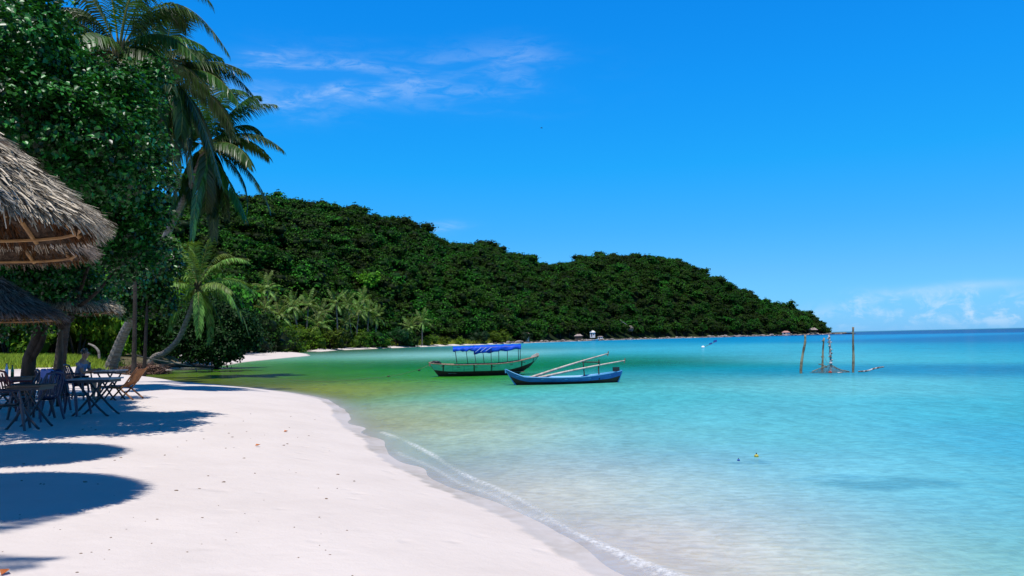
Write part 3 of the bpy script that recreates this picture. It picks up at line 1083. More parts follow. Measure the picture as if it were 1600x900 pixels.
# ------------------------------------------------------------------ far coconut palms
FARF = []
for i, (el_, drp) in enumerate(((75, .5), (50, .9), (25, 1.2), (0, 1.3), (-35, .9))):
    e_ = math.radians(el_); L = 3.0
    p1 = (L * .6 * math.cos(e_), 0, L * .6 * math.sin(e_) + .2)
    p2 = (p1[0] + L * .55 * math.cos(e_ - drp * .8), 0, p1[2] + L * .55 * math.sin(e_ - drp))
    FARF.append(frond_mesh("frond", (0, 0, 0), p1, p2, 18, .80, 1.0, M['palm_far'], width=.11, seed=60 + i, rad=.05))
PAL = [(417, 452, 190, "tall palm leftmost of the grove, its crown highest on the left"), (415, 484, 175, "low palm under the leftmost palm of the grove"),
       (458, 480, 195, "palm with wide crown third from the left in the grove"), (482, 478, 200, "palm just right of the wide crowned palm in the grove"),
       (500, 490, 205, "pale palm with bowed fronds left of the grove's middle"), (525, 474, 212, "tallest palm in the middle of the grove"),
       (543, 477, 218, "palm right beside the tallest palm of the grove"), (561, 486, 222, "palm with loose fronds right of the grove's middle"),
       (576, 488, 226, "second last palm at the grove's right end"), (588, 496, 228, "low palm at the very right end of the grove"),
       (497, 510, 198, "short yellowish palm low at the edge of the cove beach"), (660, 503, 250, "lone palm with star shaped crown between grove and green boat"),
       (641, 512, 246, "small palm left of the lone star shaped palm"), (782, 505, 330, "lone palm behind the right half of the blue canopy"),
       (755, 511, 322, "small palm behind the blue canopy's middle"), (568, 470, 232, "palm standing behind the right half of the grove"),
       (437, 492, 186, "palm between the leftmost palm and the wide crowned one"), (540, 503, 216, "short palm in front of the grove's middle")]
for i, (px, py, r, lab) in enumerate(PAL):
    rnd = random.Random(i)
    FS = 1.22
    th = math.atan((px - 800) / FPX); Y = r * math.cos(th)
    c = at(px, py, Y)
    bx, by = hp(px + rnd.uniform(-8, 8), r)
    bz = gz(bx, by)
    o = empty("coconut_palm", (bx, by, bz), 0, lab, "palm tree", "far coconut palms along the cove")
    cr = c - Vector((bx, by, bz))
    k = 10
    path = spline([(0, 0, -.3), (cr.x * .25 + rnd.uniform(-.3, .3), cr.y * .3, cr.z * .45), cr], k)
    MB().tube(path, [.26 - .012 * j for j in range(k)], 6).build("trunk", M['bark_palm'], o)
    nf = 19
    for j in range(nf):
        v = min(4, int(5 * j / nf))
        f = link("frond", FARF[v], o, cr)
        f.rotation_euler = (rnd.uniform(-.3, .3), rnd.uniform(-.3, .3), j * 2.399 + rnd.uniform(-.3, .3))
        q = rnd.uniform(.85, 1.1) * FS; f.scale = (q, q, q)

# ------------------------------------------------------------------ mid-distance bushes and hedge trees
BV = []
for i in range(3):
    rnd = random.Random(i + 5)
    lobes = [(rnd.uniform(-1.3, 1.3), rnd.uniform(-1.1, 1.1), rnd.uniform(.4, 1.9), rnd.uniform(.6, 1.0), rnd.uniform(.6, 1.0), rnd.uniform(.5, .9)) for _ in range(9)]
    BV.append(lobes)


def bush(px, py_base, Y, s, label, group, material, v, heart=False, n=1500, L=.22, W=.15, sz=1.0, zz=None, name="bush", cat="bush"):
    c = at(px, py_base, Y)
    z = gz(c.x, c.y) if zz is None else zz
    o = empty(name, (c.x, c.y, z), px * .37, label, cat, group)
    o.scale = (s, s, s * sz)
    key = (material.name, v, n, L)
    if key not in BUSHM:
        me = crown_mesh("foliage", BV[v], n, L, W, material, heart=heart, core=.62, inner=.7, up=.6, seed=v * 7 + n, clump=.14, per=14)
        BUSHM[key] = me
    link("foliage", BUSHM[key], o)
    link("stem", STEM, o)
    return o


BUSHM = {}
st_ = MB()
for a in range(5):
    st_.tube([(0, 0, -.3), (.35 * math.cos(a * 1.3), .35 * math.sin(a * 1.3), .6), (.9 * math.cos(a * 1.3), .9 * math.sin(a * 1.3), 1.5)], [.07, .05, .02], 5)
STEM = st_.mesh("stem", M['bark_dark'])
G1 = "bright bushes behind the tables"
L1 = ["leafy bush at the hedge's left end, cut by the frame edge behind the tables", "sunlit bush behind the dark left table", "sunlit bush between the dark left table and the thick dark palm trunk",
      "tall bright bush directly behind the thick dark palm trunk", "bright bush behind the seated person's back", "large bush behind the person's table", "bush behind the foot of the long leaning palm",
      "bush between the leaning palm's trunk and the short palm", "bush behind the short palm's curved trunk"]
L2 = ["tall dense tree at the far left edge behind the thatched roofs", "tall dense tree behind the left end of the sunlit hedge", "tall dense tree behind the farthest sunshade", "tall tree behind the hedge left of the leaning palm",
      "tall tree behind the trunk of the leaning palm", "tall tree between the leaning palm and the short palm", "tall tree behind the short palm's crown", "tall dark tree right of the short palm's crown",
      "medium tree above the bush behind the person's table", "medium tree above the bush behind the thick dark trunk"]
for i, (px, Y, s, sz) in enumerate([(-30, 56, 1.5, 1.5), (14, 54, 1.5, 1.35), (45, 62, 1.8, 1.5), (80, 60, 1.7, 1.5), (120, 58, 1.6, 1.5), (150, 64, 1.9, 1.5), (185, 66, 1.9, 1.5), (228, 68, 1.9, 1.6),
                                    (262, 74, 2.0, 1.6)]):
    bush(px, 556, Y, s, L1[i], G1, M['leaf_bright'] if i % 3 else M['leaf_forest'], i % 3, n=2600, L=.17, W=.13, sz=sz)
G2 = "tall dark trees behind the hedge"
for i, (px, Y, s) in enumerate([(-60, 80, 3.2), (10, 84, 3.3), (70, 86, 3.4), (130, 88, 3.6), (190, 92, 3.8), (250, 98, 3.8), (300, 104, 3.6), (345, 112, 3.2), (150, 76, 2.6), (90, 74, 2.6)]):
    bush(px, 550, Y, s, L2[i], G2, M['leaf_dark'] if i % 2 else M['leaf_forest'], i % 3, n=3200, L=.15, W=.11, sz=1.25, name="jungle_tree", cat="tree")
G3 = "round shrubs along the cove beach"
L3 = ["dark shrub just right of the short palm's drooping fronds", "dark green shrub at the left end of the white spit", "tall green shrub above the middle of the white spit", "bright shrub below the leftmost palms of the grove",
      "bright yellow green shrub below the wide crowned palm", "bright shrub left of the short yellowish palm", "bright shrub right of the short yellowish palm", "dark shrub below the tallest palm of the grove",
      "bright shrub below the right half of the grove", "dark shrub at the foot of the grove's last palm", "dark grey green shrub between the grove and the lone star shaped palm", "green shrub at the foot of the lone star shaped palm",
      "low bright shrub just right of the lone star shaped palm", "low bright shrub in the yellow green grass strip", "low bright shrub at the right end of the grass strip", "dark shrub behind the blue canopy's left half",
      "bright rounded shrub above the blue canopy's middle", "bright rounded shrub above the blue canopy's right end", "dark shrub right of the canopy at the start of the rocky shore", "green shrub above the green boat's raised stern",
      "dark shrub hidden behind the short palm's right fronds", "small bright shrub between the grove's last palm and the grey green shrub"]
for i, (px, r, s, m_) in enumerate([(385, 128, 2.6, 'leaf_dark'), (402, 140, 2.9, 'leaf_forest'), (425, 150, 2.9, 'leaf_forest'), (448, 172, 2.5, 'leaf_bright'), (468, 184, 2.5, 'leaf_bright'), (490, 192, 2.1, 'leaf_bright'),
                                    (512, 200, 2.3, 'leaf_bright'), (536, 208, 2.0, 'leaf_forest'), (560, 216, 2.0, 'leaf_bright'), (583, 222, 2.2, 'leaf_forest'), (622, 238, 2.4, 'leaf_dark'), (640, 242, 2.1, 'leaf_forest'),
                                    (670, 254, 1.5, 'leaf_bright'), (695, 262, 1.2, 'leaf_bright'), (718, 270, 1.2, 'leaf_bright'), (745, 286, 2.1, 'leaf_dark'), (772, 300, 1.9, 'leaf_bright'), (790, 312, 2.1, 'leaf_bright'), (815, 335, 2.1, 'leaf_dark'),
                                    (840, 356, 2.4, 'leaf_forest'), (365, 120, 2.6, 'leaf_dark'), (600, 226, 1.2, 'leaf_bright')]):
    x, y = hp(px, r)
    o = empty("shrub", (x, y, gz(x, y) - .2), px, L3[i], "shrub", G3 + (" (bright)" if m_ == 'leaf_bright' else ""))
    o.scale = (s, s, s * .95)
    key = (m_, i % 3, 'far')
    if key not in BUSHM: BUSHM[key] = crown_mesh("foliage", BV[i % 3], 1500, .17, .13, M[m_], core=.66, inner=.75, up=.6, seed=i, clump=.14, per=10)
    link("foliage", BUSHM[key], o); link("stem", STEM, o)

# strip of low grass behind the far beach and behind the tables
def grass_patch(name, poly, n, h, label, seed, col):
    rg = np.random.default_rng(seed)
    A = np.array(poly); lo, hi = A.min(0), A.max(0)
    P = rg.uniform(lo, hi, (n * 3, 2)); P = P[inside(P, poly)][:n]
    d = shore_d(P); P = P[d > 1.0]
    z = ground_z(P)
    n = len(P)
    an = rg.uniform(0, 2 * PI, n); hh = h * rg.uniform(.5, 1.3, n); lean = rg.normal(size=(n, 2)) * .35
    wv = np.stack([np.cos(an), np.sin(an), np.zeros(n)], 1) * (h * .09)
    B = np.column_stack([P, z - .02])
    Tt = B + np.column_stack([lean * hh[:, None], hh])
    V = np.stack([B - wv, B + wv, Tt], 1).reshape(-1, 3)
    F = (np.arange(n)[:, None] * 3 + np.array([[0, 1, 2]]))
    o = link(name, np_mesh(name, V, F, [col], False, fattrs={"tint": rg.random(n)}))
    return tag(o, label, "grass", kind="stuff")


M['grass'] = mat('sunlit_grass', (.24, .29, .03), .7, .2, transl=.3, attr_tint=True, tintrange=(.5, 1.5))
pA = [at(-80, 560, 38), at(205, 560, 44), at(215, 555, 60), at(-80, 550, 56)]
grass_patch("grass", [(p.x, p.y) for p in pA], 26000, .38, "sunlit green grass on the bank behind the tables", 5, M['grass'])
pB = [hp(585, 236), hp(760, 288), hp(770, 300), hp(590, 247)]
grass_patch("beach_grass", pB, 5000, 1.5, "yellow green grass strip behind the far beach", 6, M['grass'])


# ------------------------------------------------------------------ near coconut palms
def near_palm(base, trunk_pts, crown, fronds, label, r0, r1, nl=48, ll=.75, width=.045, material='palm', dead=0, seed=0, nuts=6, flare=.5, ntr=60, group=None, bark='bark_palm'):
    """fronds: list of (control, tip, hang) as world points."""
    o = empty("coconut_palm", base, 0, label, "palm tree", group)
    ring_trunk(rel(trunk_pts + [crown], base), r0, r1, ntr, flare).build("trunk", M[bark], o, smooth=False)
    c = Vector(crown) - Vector(base)
    for i, (p1, p2, hang) in enumerate(fronds):
        me = frond_mesh("frond", (0, 0, 0), Vector(p1) - Vector(crown), Vector(p2) - Vector(crown), nl, ll, hang, M['dead_frond'] if i < dead else M[material], width=width, seed=seed * 50 + i, rad=.035)
        f = link("frond", me, o, c)
        if i < dead: f['label'] = "dry brown frond"
    for i in range(nuts):
        a = i * 1.1
        MB().ball((c.x + .28 * math.cos(a), c.y + .28 * math.sin(a), c.z - .25 - .08 * (i % 2)), (.12, .12, .15), 8, 6).build("coconut", M['coconut'], o, smooth=True)
    sh = MB()
    for i in range(10):
        a = i * 2 * PI / 10
        sh.tube([c + Vector((.05 * math.cos(a), .05 * math.sin(a), -.45)), c + Vector((.16 * math.cos(a), .16 * math.sin(a), .1)), c + Vector((.3 * math.cos(a), .3 * math.sin(a), .4))], [.05, .06, .03], 5)
    sh.build("leaf_sheath", M['dead_frond'], o)
    return o


M['coconut'] = mat('green_coconut', (.16, .17, .04), .45)


def rand_fronds(crown, n, L, seed, els=(70, 45, 20, 0, -25, -50), a0=0):
    rnd = random.Random(seed)
    out = []
    for i in range(n):
        a = a0 + i * 2.399; e_ = math.radians(els[int(len(els) * i / n)] + rnd.uniform(-8, 8))
        l = L * rnd.uniform(.85, 1.1)
        d = Vector((math.cos(a) * math.cos(e_), math.sin(a) * math.cos(e_), math.sin(e_)))
        p1 = crown + d * l * .6 + Vector((0, 0, .25))
        e2 = e_ - rnd.uniform(.9, 1.3)
        p2 = p1 + Vector((math.cos(a) * math.cos(e2), math.sin(a) * math.cos(e2), math.sin(e2))) * l * .55
        out.append((p1, p2, 1.0))
    return out


def fr(Y, lst):
    """fronds from photo positions: control px,py, tip px,py, depth offsets."""
    return [(at(a[0], a[1], Y + a[4] * .6), at(a[2], a[3], Y + a[4]), a[5]) for a in lst]


# palm A: tall, behind the broad-leaved tree
YA = 24.0
cA = at(186, 84, YA)
bA = at(90, 602, 26); bA.z = gz(bA.x, bA.y) - .05
fA = fr(YA, [(262, -70, 355, 80, .3, 1.0), (240, -110, 330, 5, .9, .9), (250, 20, 305, 88, -.8, 1.0), (215, -110, 230, -75, .5, .7), (165, -130, 120, -110, .8, .7),
             (120, -45, 62, 60, .6, 1.0), (112, 10, 58, 25, -.5, 1.0), (140, -40, 95, -40, -1.0, .9), (245, 45, 268, 135, -1.2, 1.2), (225, 60, 240, 190, .9, 1.3),
             (140, 60, 120, 150, .5, 1.3), (165, 90, 150, 200, -1, 1.3), (200, -60, 260, -60, -1.5, .9), (250, -30, 290, 40, 1.6, 1.1), (200, 100, 205, 205, 1.4, 1.2), (135, 20, 105, 90, 1.6, 1.2)])
fA += rand_fronds(cA, 8, 3.0, 31, els=(35, 10, -20, -45))
near_palm(bA, [bA, at(97, 540, 25.7), at(108, 470, 25.4), at(138, 300, 24.8)], cA, fA,
          "tallest coconut palm with a thick dark trunk behind the tables", .175, .12, 110, .95, .044, seed=1, bark='bark_dark')  # dark bark colour carries the shade on this trunk
# palm B: crown just below right of A, thin straight trunk
YB = 30.0
cB = at(256, 118, YB)
bB = at(209, 580, YB); bB.z = gz(bB.x, bB.y) - .05
fB = fr(YB, [(335, 60, 404, 160, .3, 1.0), (330, 85, 372, 160, -.8, 1.1), (300, 120, 345, 285, -.3, 1.2), (288, 60, 345, 90, 1.0, .9), (285, 150, 300, 280, .8, 1.3), (275, 170, 270, 300, -.8, 1.3),
             (230, 140, 232, 270, .5, 1.3), (215, 60, 165, 130, .3, 1.0), (240, 20, 210, -10, .7, .8), (262, 10, 290, 15, -.8, .8), (240, 120, 250, 250, -1.2, 1.3), (300, 70, 350, 130, 1.5, 1.0),
             (225, 90, 190, 200, -.6, 1.2), (310, 150, 330, 230, 1.5, 1.2), (280, 50, 320, 90, -1.6, 1.0)])
fB += rand_fronds(cB, 9, 3.6, 32, els=(30, 0, -30, -55))
near_palm(bB, [bB, at(211, 480, YB), at(212, 380, YB), at(226, 240, YB)], cB, fB,
          "coconut palm with a thin straight dark trunk and fronds hanging over the leaning palm", .075, .065, 110, 1.0, .048, seed=2, bark='bark_dark')
# palm C: leaning, trunk curves up from the bank
YC_ = 44.0
cC = at(322, 228, YC_)
bC = at(168, 562, 50); bC.z = gz(bC.x, bC.y) - .15
fC = fr(YC_, [(385, 172, 411, 211, .4, .9), (388, 185, 442, 234, -.4, 1.0), (380, 225, 388, 258, -1.0, 1.1), (395, 245, 422, 328, .2, 1.0), (355, 270, 383, 340, -.6, 1.1), (372, 150, 402, 150, .8, .8),
              (345, 120, 385, 145, -1, .8), (335, 140, 330, 110, .6, .7), (290, 160, 262, 175, .5, .9), (270, 205, 232, 260, -.6, 1.1), (285, 260, 262, 345, .3, 1.2), (310, 270, 300, 370, -.8, 1.2),
              (330, 290, 335, 370, .8, 1.2), (300, 240, 280, 330, 1.6, 1.2), (345, 245, 355, 340, 1.6, 1.2), (300, 180, 280, 220, -1.6, 1.0), (355, 190, 372, 225, 1.8, 1.0)])
fC += rand_fronds(cC, 12, 4.6, 33, els=(60, 30, 0, -35, -60))
near_palm(bC, [bC, at(191, 527, 49), at(213, 483, 48), at(228, 443, 47), at(241, 410, 46.4), at(266, 355, 45.5), at(300, 285, 44.5)], cC, fC,
          "coconut palm leaning out over the inlet on a long curved grey trunk", .27, .165, 105, 1.15, .062, seed=3, flare=.7, ntr=110)
# palm D: smaller leaning palm at the water
YD = 56.0
cD = at(309, 450, YD)
bD = at(226, 560, 58); bD.z = gz(bD.x, bD.y) - .1
fD = fr(YD, [(272, 425, 218, 492, .3, 1.1), (292, 395, 272, 370, .5, .8), (318, 390, 332, 368, -.3, .6), (335, 380, 366, 401, .6, .9), (345, 385, 388, 409, -.6, 1.0), (365, 420, 397, 458, .2, 1.0),
             (352, 435, 366, 478, -.8, 1.0), (372, 450, 388, 520, .5, 1.1), (285, 410, 265, 440, -.9, 1.0), (300, 380, 305, 378, -1.0, .6), (290, 440, 270, 500, -.7, 1.1), (335, 465, 350, 520, 1.0, 1.2),
             (285, 450, 262, 520, 1.0, 1.2), (325, 400, 345, 420, 1.5, 1.0)])
fD += rand_fronds(cD, 12, 4.2, 34, els=(60, 35, 10, -15, -40))
near_palm(bD, [bD, at(240, 559.5, 57.8), at(258, 551, 57.5), at(278, 531, 57), at(292, 500, 56.5), at(303, 468, 56.2)], cD, fD,
          "short coconut palm bowing over the inlet with its crown against the forest", .24, .14, 40, .85, .07, material='palm_far', seed=4, flare=.6, ntr=60)
# palm E: outside the frame on the left, only its shadow falls on the sand
cE = Vector((-5.5, 2.1, 9.2))
bE = Vector((-8.2, 1.0, gz(-8.2, 1.0) - .1))
near_palm(bE, [bE, Vector((-7.6, 1.2, 3.0)), Vector((-6.4, 1.7, 6.5))], cE, rand_fronds(cE, 16, 2.9, 9),
          "coconut palm left of the frame whose fronds shade the near sand", .17, .12, 44, .7, .05, seed=5)


# ------------------------------------------------------------------ broad-leaved tree over the huts
def lobe_at(px, py, Y, rpx, flat=.9):
    c = at(px, py, Y); r = rpx / FPX * Y
    return (c.x, c.y, c.z, r, r * 1.1, r * flat)


TB = at(42, 592, 19.5); TB.z = gz(TB.x, TB.y)
lob = [lobe_at(20, 90, 15, 75), (lobe_at(95, 130, 14.5, 62)), lobe_at(165, 150, 15, 55), lobe_at(215, 135, 15.5, 36), lobe_at(240, 118, 15.4, 20), lobe_at(60, 210, 14.3, 70), lobe_at(140, 230, 14.4, 60),
       lobe_at(200, 215, 15, 48), lobe_at(228, 275, 15.2, 40), lobe_at(180, 300, 14.6, 55), lobe_at(110, 300, 15, 60), lobe_at(215, 350, 15.3, 40), lobe_at(165, 375, 15.4, 42), lobe_at(230, 400, 15.6, 28),
       lobe_at(30, 20, 15.5, 60), lobe_at(-60, 60, 15.5, 110), lobe_at(-80, 250, 15, 110), lobe_at(70, 60, 15.8, 42), lobe_at(190, 420, 16.2, 32), lobe_at(100, 400, 17, 60), lobe_at(30, 400, 17, 70),
       lobe_at(120, 450, 18.5, 45), lobe_at(60, 470, 18, 45), lobe_at(-20, 480, 17, 50),
       lobe_at(-40, 200, 13.5, 90), lobe_at(-110, 100, 13, 95), lobe_at(30, 120, 13.2, 80), lobe_at(-60, 300, 13.5, 90), lobe_at(-120, 250, 14.5, 100), lobe_at(60, 180, 12, 75), lobe_at(150, 205, 12.5, 60), lobe_at(20, 60, 12, 75), lobe_at(180, 265, 13, 45), lobe_at(-60, 150, 11.5, 100), lobe_at(215, 190, 13.5, 34), lobe_at(170, 150, 13.2, 45), lobe_at(100, 290, 12.5, 45),
       lobe_at(40, 250, 17.5, 80), lobe_at(-60, 300, 19, 90), lobe_at(90, 120, 19, 50), lobe_at(10, 330, 22, 70)]
lobr = [tuple(np.array(l_[:3]) - np.array(TB)) + l_[3:] for l_ in lob]
rs = random.Random(8)
for l_ in list(lob[:29]):
    for _ in range(4):
        a_, b_ = rs.uniform(0, 2 * PI), rs.uniform(-.3, 1.2)
        k_ = rs.uniform(.22, .36)
        lob.append((l_[0] + l_[3] * 1.02 * math.cos(a_) * math.cos(b_), l_[1] + l_[3] * math.sin(a_) * math.cos(b_), l_[2] + l_[3] * 1.0 * math.sin(b_), l_[3] * k_, l_[3] * k_, l_[3] * k_ * .7))
lobr = [tuple(np.array(l_[:3]) - np.array(TB)) + l_[3:] for l_ in lob]
tree = empty("broad_leaved_tree", TB, 0, "big broad leaved tree with glossy leaves above the thatched huts", "tree")
link("crown", crown_mesh("crown", lobr, 165000, .082, .068, M['leaf_near'], heart=True, inner=.5, up=1.2, seed=3, clump=.12, per=24), tree)
tr = MB().tube(rel([TB, at(46, 560, 19.3), at(58, 530, 19), at(60, 495, 18.6), at(75, 430, 18), at(95, 330, 16.5), at(110, 220, 15.3)], TB), [.19, .15, .13, .13, .12, .10, .05], 9)
tr.build("trunk", M['bark_dark'], tree, True)
for p, r_ in (([(46, 565, 19.3), (64, 538, 19), (71, 510, 18.8), (69, 480, 18.5), (40, 420, 17)], .09), ([(97, 512, 18.6), (118, 484, 18), (150, 458, 17), (200, 400, 16)], .06),
              ([(60, 500, 18.6), (105, 505, 18.6), (120, 470, 18), (150, 380, 16)], .08), ([(80, 400, 17.6), (150, 330, 15.5), (200, 260, 15.2), (225, 200, 15.2)], .07),
              ([(90, 350, 16.8), (40, 250, 15.5), (20, 120, 15.2)], .07), ([(108, 240, 15.5), (160, 170, 15.2), (225, 130, 15.4)], .05)):
    pp = spline(rel([at(*q) for q in p], TB), 10)
    MB().tube(pp, [r_ * (1 - .07 * k) for k in range(10)], 6).build("limb", M['bark_dark'], tree, True)
# hibiscus-like shrub at right of the hut
SB = at(225, 578, 40); SB.z = gz(SB.x, SB.y)
lob = [lobe_at(235, 400, 40, 28), lobe_at(255, 415, 40, 24), lobe_at(225, 440, 40.5, 30), lobe_at(265, 390, 40, 16), lobe_at(245, 470, 41, 26), lobe_at(205, 470, 41, 28)]
o = empty("leafy_tree", SB, 0, "slender leafy tree between the thin palm trunk and the leaning palm", "tree")
link("crown", crown_mesh("crown", [tuple(np.array(l_[:3]) - np.array(SB)) + l_[3:] for l_ in lob], 9000, .2, .15, M['leaf_near'], heart=True, inner=.4, up=.9, seed=9, clump=.25, per=18), o)
MB().tube(rel([SB, at(228, 520, 40.2), at(232, 430, 40)], SB), [.1, .08, .04], 7).build("trunk", M['bark_dark'], o, True)

# dark tree under the short palm, branches reaching the sand
DBs = at(338, 568, 64); DBs.z = gz(DBs.x, DBs.y) - .1
lob = [lobe_at(335, 495, 64, 34), lobe_at(365, 510, 64, 28), lobe_at(300, 515, 63.5, 26), lobe_at(350, 535, 63, 26), lobe_at(318, 545, 63, 20), lobe_at(376, 535, 64, 18), lobe_at(320, 475, 65, 26), lobe_at(285, 535, 63, 16),
       lobe_at(390, 520, 64.5, 16), lobe_at(262, 500, 66, 26), lobe_at(245, 525, 66, 22), lobe_at(290, 500, 65, 26), lobe_at(300, 552, 63.5, 16), lobe_at(340, 553, 63, 18), lobe_at(270, 540, 65, 18), lobe_at(362, 550, 63.5, 14)]
o = empty("shore_tree", DBs, 0, "dark dense shore tree under the short palm, its branches touching the sand", "tree")
link("crown", crown_mesh("crown", [tuple(np.array(l_[:3]) - np.array(DBs)) + l_[3:] for l_ in lob], 26000, .25, .17, M['leaf_dark'], inner=.3, seed=12, clump=.3, per=16), o)
MB().tube(rel([DBs, at(336, 540, 64), at(330, 505, 64)], DBs), [.22, .16, .08], 7).build("trunk", M['bark_dark'], o, True)
for q in ((300, 568, 62, 320, 540), (318, 570, 62, 330, 545), (345, 569, 62, 350, 540), (360, 566, 63, 352, 535), (376, 563, 63.5, 360, 530), (290, 566, 62, 310, 535)):
    MB().tube(rel([at(q[0], q[1], q[2]), at((q[0] + q[3]) / 2 + 3, (q[1] + q[4]) / 2, q[2] + .5), at(q[3], q[4], 64)], DBs), [.03, .05, .07], 5).build("limb", M['bark_dark'], o)


# ------------------------------------------------------------------ thatched sunshades
def strands(n, fpos, fdir, L, W, seed, lift=.3):
    """ribbons of straw: fpos/fdir give start point and direction arrays."""
    rg = np.random.default_rng(seed)
    P, D, Nn = fpos, fdir, None
    L = L * rg.uniform(.6, 1.4, n)[:, None]; W = W * rg.uniform(.6, 1.5, n)[:, None]
    up = np.array([0, 0, 1.0])
    S = np.cross(D, up + rg.normal(size=(n, 3)) * .4); S /= np.linalg.norm(S, axis=1, keepdims=True) + 1e-6
    D1 = D + rg.normal(size=(n, 3)) * .10 + up * (rg.random((n, 1)) * lift * .5); D1 /= np.linalg.norm(D1, axis=1, keepdims=True)
    D2 = D1 + rg.normal(size=(n, 3)) * .18 - up * .18; D2 /= np.linalg.norm(D2, axis=1, keepdims=True)
    m = P + D1 * L * .5; e_ = m + D2 * L * .5
    V = np.stack([P - S * W * .5, P + S * W * .5, m + S * W * .5, m - S * W * .5, e_ + S * W * .2, e_ - S * W * .2], 1).reshape(-1, 3)
    i = np.arange(n)[:, None] * 6
    F = np.concatenate([i + np.array([[0, 1, 2, 3]]), i + np.array([[3, 2, 4, 5]])], 1).reshape(-1, 4)
    return V, F, np.repeat(rg.random(n), 2)


def sunshade(cx, cy, ze, R, H, label, n, seed, detail=True):
    rg = np.random.default_rng(seed)
    zb = gz(cx, cy)
    o = empty("thatched_sunshade", (cx, cy, zb), 0, label, "sunshade", "thatched sunshades along the beach")
    e_ = ze - zb
    # bed of the roof
    nu = 40
    mb = MB()
    prof = [(.06, H), (.35 * R, H * .70), (.7 * R, H * .33), (R, 0), (R * .98, -.07), (.68 * R, H * .33 - .10), (.34 * R, H * .70 - .10), (.05, H - .10)]
    vs = []
    for r, z in prof:
        for k in range(nu):
            a = 2 * PI * k / nu
            q = 1 + .03 * math.sin(a * 7 + seed) + .02 * math.sin(a * 13)
            vs.append((r * q * math.cos(a), r * q * math.sin(a), e_ + z))
    fs = [(i * nu + k, i * nu + (k + 1) % nu, (i + 1) * nu + (k + 1) % nu, (i + 1) * nu + k) for i in range(len(prof) - 1) for k in range(nu)]
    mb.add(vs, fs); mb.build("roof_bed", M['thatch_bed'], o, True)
    # outer straw
    u = np.sqrt(rg.random(n)) * 1.0
    lay = np.floor(u * 9) / 9 * .5 + u * .5
    a = rg.uniform(0, 2 * PI, n)
    r = lay * R
    z = e_ + H * (1 - lay) + rg.uniform(.0, .05, n)
    sl_ = H / R
    D = np.stack([np.cos(a), np.sin(a), np.full(n, -sl_ * .9)], 1); D /= np.linalg.norm(D, axis=1, keepdims=True)
    P = np.stack([r * np.cos(a), r * np.sin(a), z], 1)
    P[r > R * .9] -= D[r > R * .9] * .12
    V, F, t = strands(n, P, D, .30, .011, seed, .42)
    s = link("thatch", np_mesh("thatch", V, F, [M['thatch']], fattrs={"tint": t}), o); s['kind'] = "stuff"
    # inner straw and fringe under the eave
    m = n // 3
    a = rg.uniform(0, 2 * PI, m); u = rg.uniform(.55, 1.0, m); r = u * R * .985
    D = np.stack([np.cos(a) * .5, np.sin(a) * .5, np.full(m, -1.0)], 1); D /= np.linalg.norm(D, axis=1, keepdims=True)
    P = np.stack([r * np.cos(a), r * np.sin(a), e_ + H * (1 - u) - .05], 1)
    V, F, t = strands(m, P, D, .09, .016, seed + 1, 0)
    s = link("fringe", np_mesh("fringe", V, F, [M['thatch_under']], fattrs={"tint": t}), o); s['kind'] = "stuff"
    for k in range(10):
        a = 2 * PI * k / 10 + seed
        d = Vector((math.cos(a), math.sin(a), 0))
        MB().tube([d * .06 + Vector((0, 0, e_ + H - .16)), d * R * .93 + Vector((0, 0, e_ - .06))], [.028, .022], 6).build("rafter", M['bamboo'], o)
    for rr in (.62, .9):
        q = [Vector((R * rr * math.cos(2 * PI * k / 24), R * rr * math.sin(2 * PI * k / 24), e_ + H * (1 - rr) - .15)) for k in range(25)]
        MB().tube(q, .016, 5, caps=False).build("hoop", M['bamboo'], o)
    MB().tube([(0, 0, -.3), (.02, 0, e_ * .5), (0, 0, e_ + H * .95)], [.07, .06, .05], 9).build("post", M['post'], o, True)
    return o


tA = at(175, 365, 6.9)
sunshade(tA.x - 1.58, 6.9, 3.03, 1.27, 1.22, "nearest thatched sunshade, its shaggy pale roof cut by the frame's left edge", 17000, 2)
tB = at(150, 410, 9.7)
sunshade(tB.x - 1.58, 9.7, 3.14, 1.30, 1.05, "second thatched sunshade just below and behind the nearest one", 11000, 4)
cC_ = at(94, 500, 18.6)
sunshade(cC_.x, cC_.y, 2.80, 1.20, 1.0, "farthest thatched sunshade above the person's table", 6000, 6)
cC_ = at(-22, 500, 14.6)
sunshade(cC_.x, cC_.y, 2.50, 1.20, .85, "dark thatched sunshade in the tree's shade at the left edge", 6000, 8)

# ------------------------------------------------------------------ beach furniture
M['plastic_b'] = mat('blue_grey_plastic', (.035, .038, .075), .45, .4)
M['plastic_r'] = mat('dark_red_plastic', (.16, .02, .02), .45, .5)
M['plastic_k'] = mat('dark_plastic', (.03, .03, .045), .45, .5)
M['metal'] = mat('dark_iron', (.03, .03, .035), .5, .5)
M['tabletop'] = mat('grey_table_top', (.30, .31, .34), .35, .5, ((.20, .2, .22), 6, (1, 1, 1), .4, .6))
M['tablewood'] = mat('brown_table_wood', (.11, .065, .04), .6, .3)
M['orange_wood'] = mat('orange_brown_wood', (.30, .12, .04), .5, .4, ((.16, .06, .02), 6, (1, 1, 1), .4, .6))


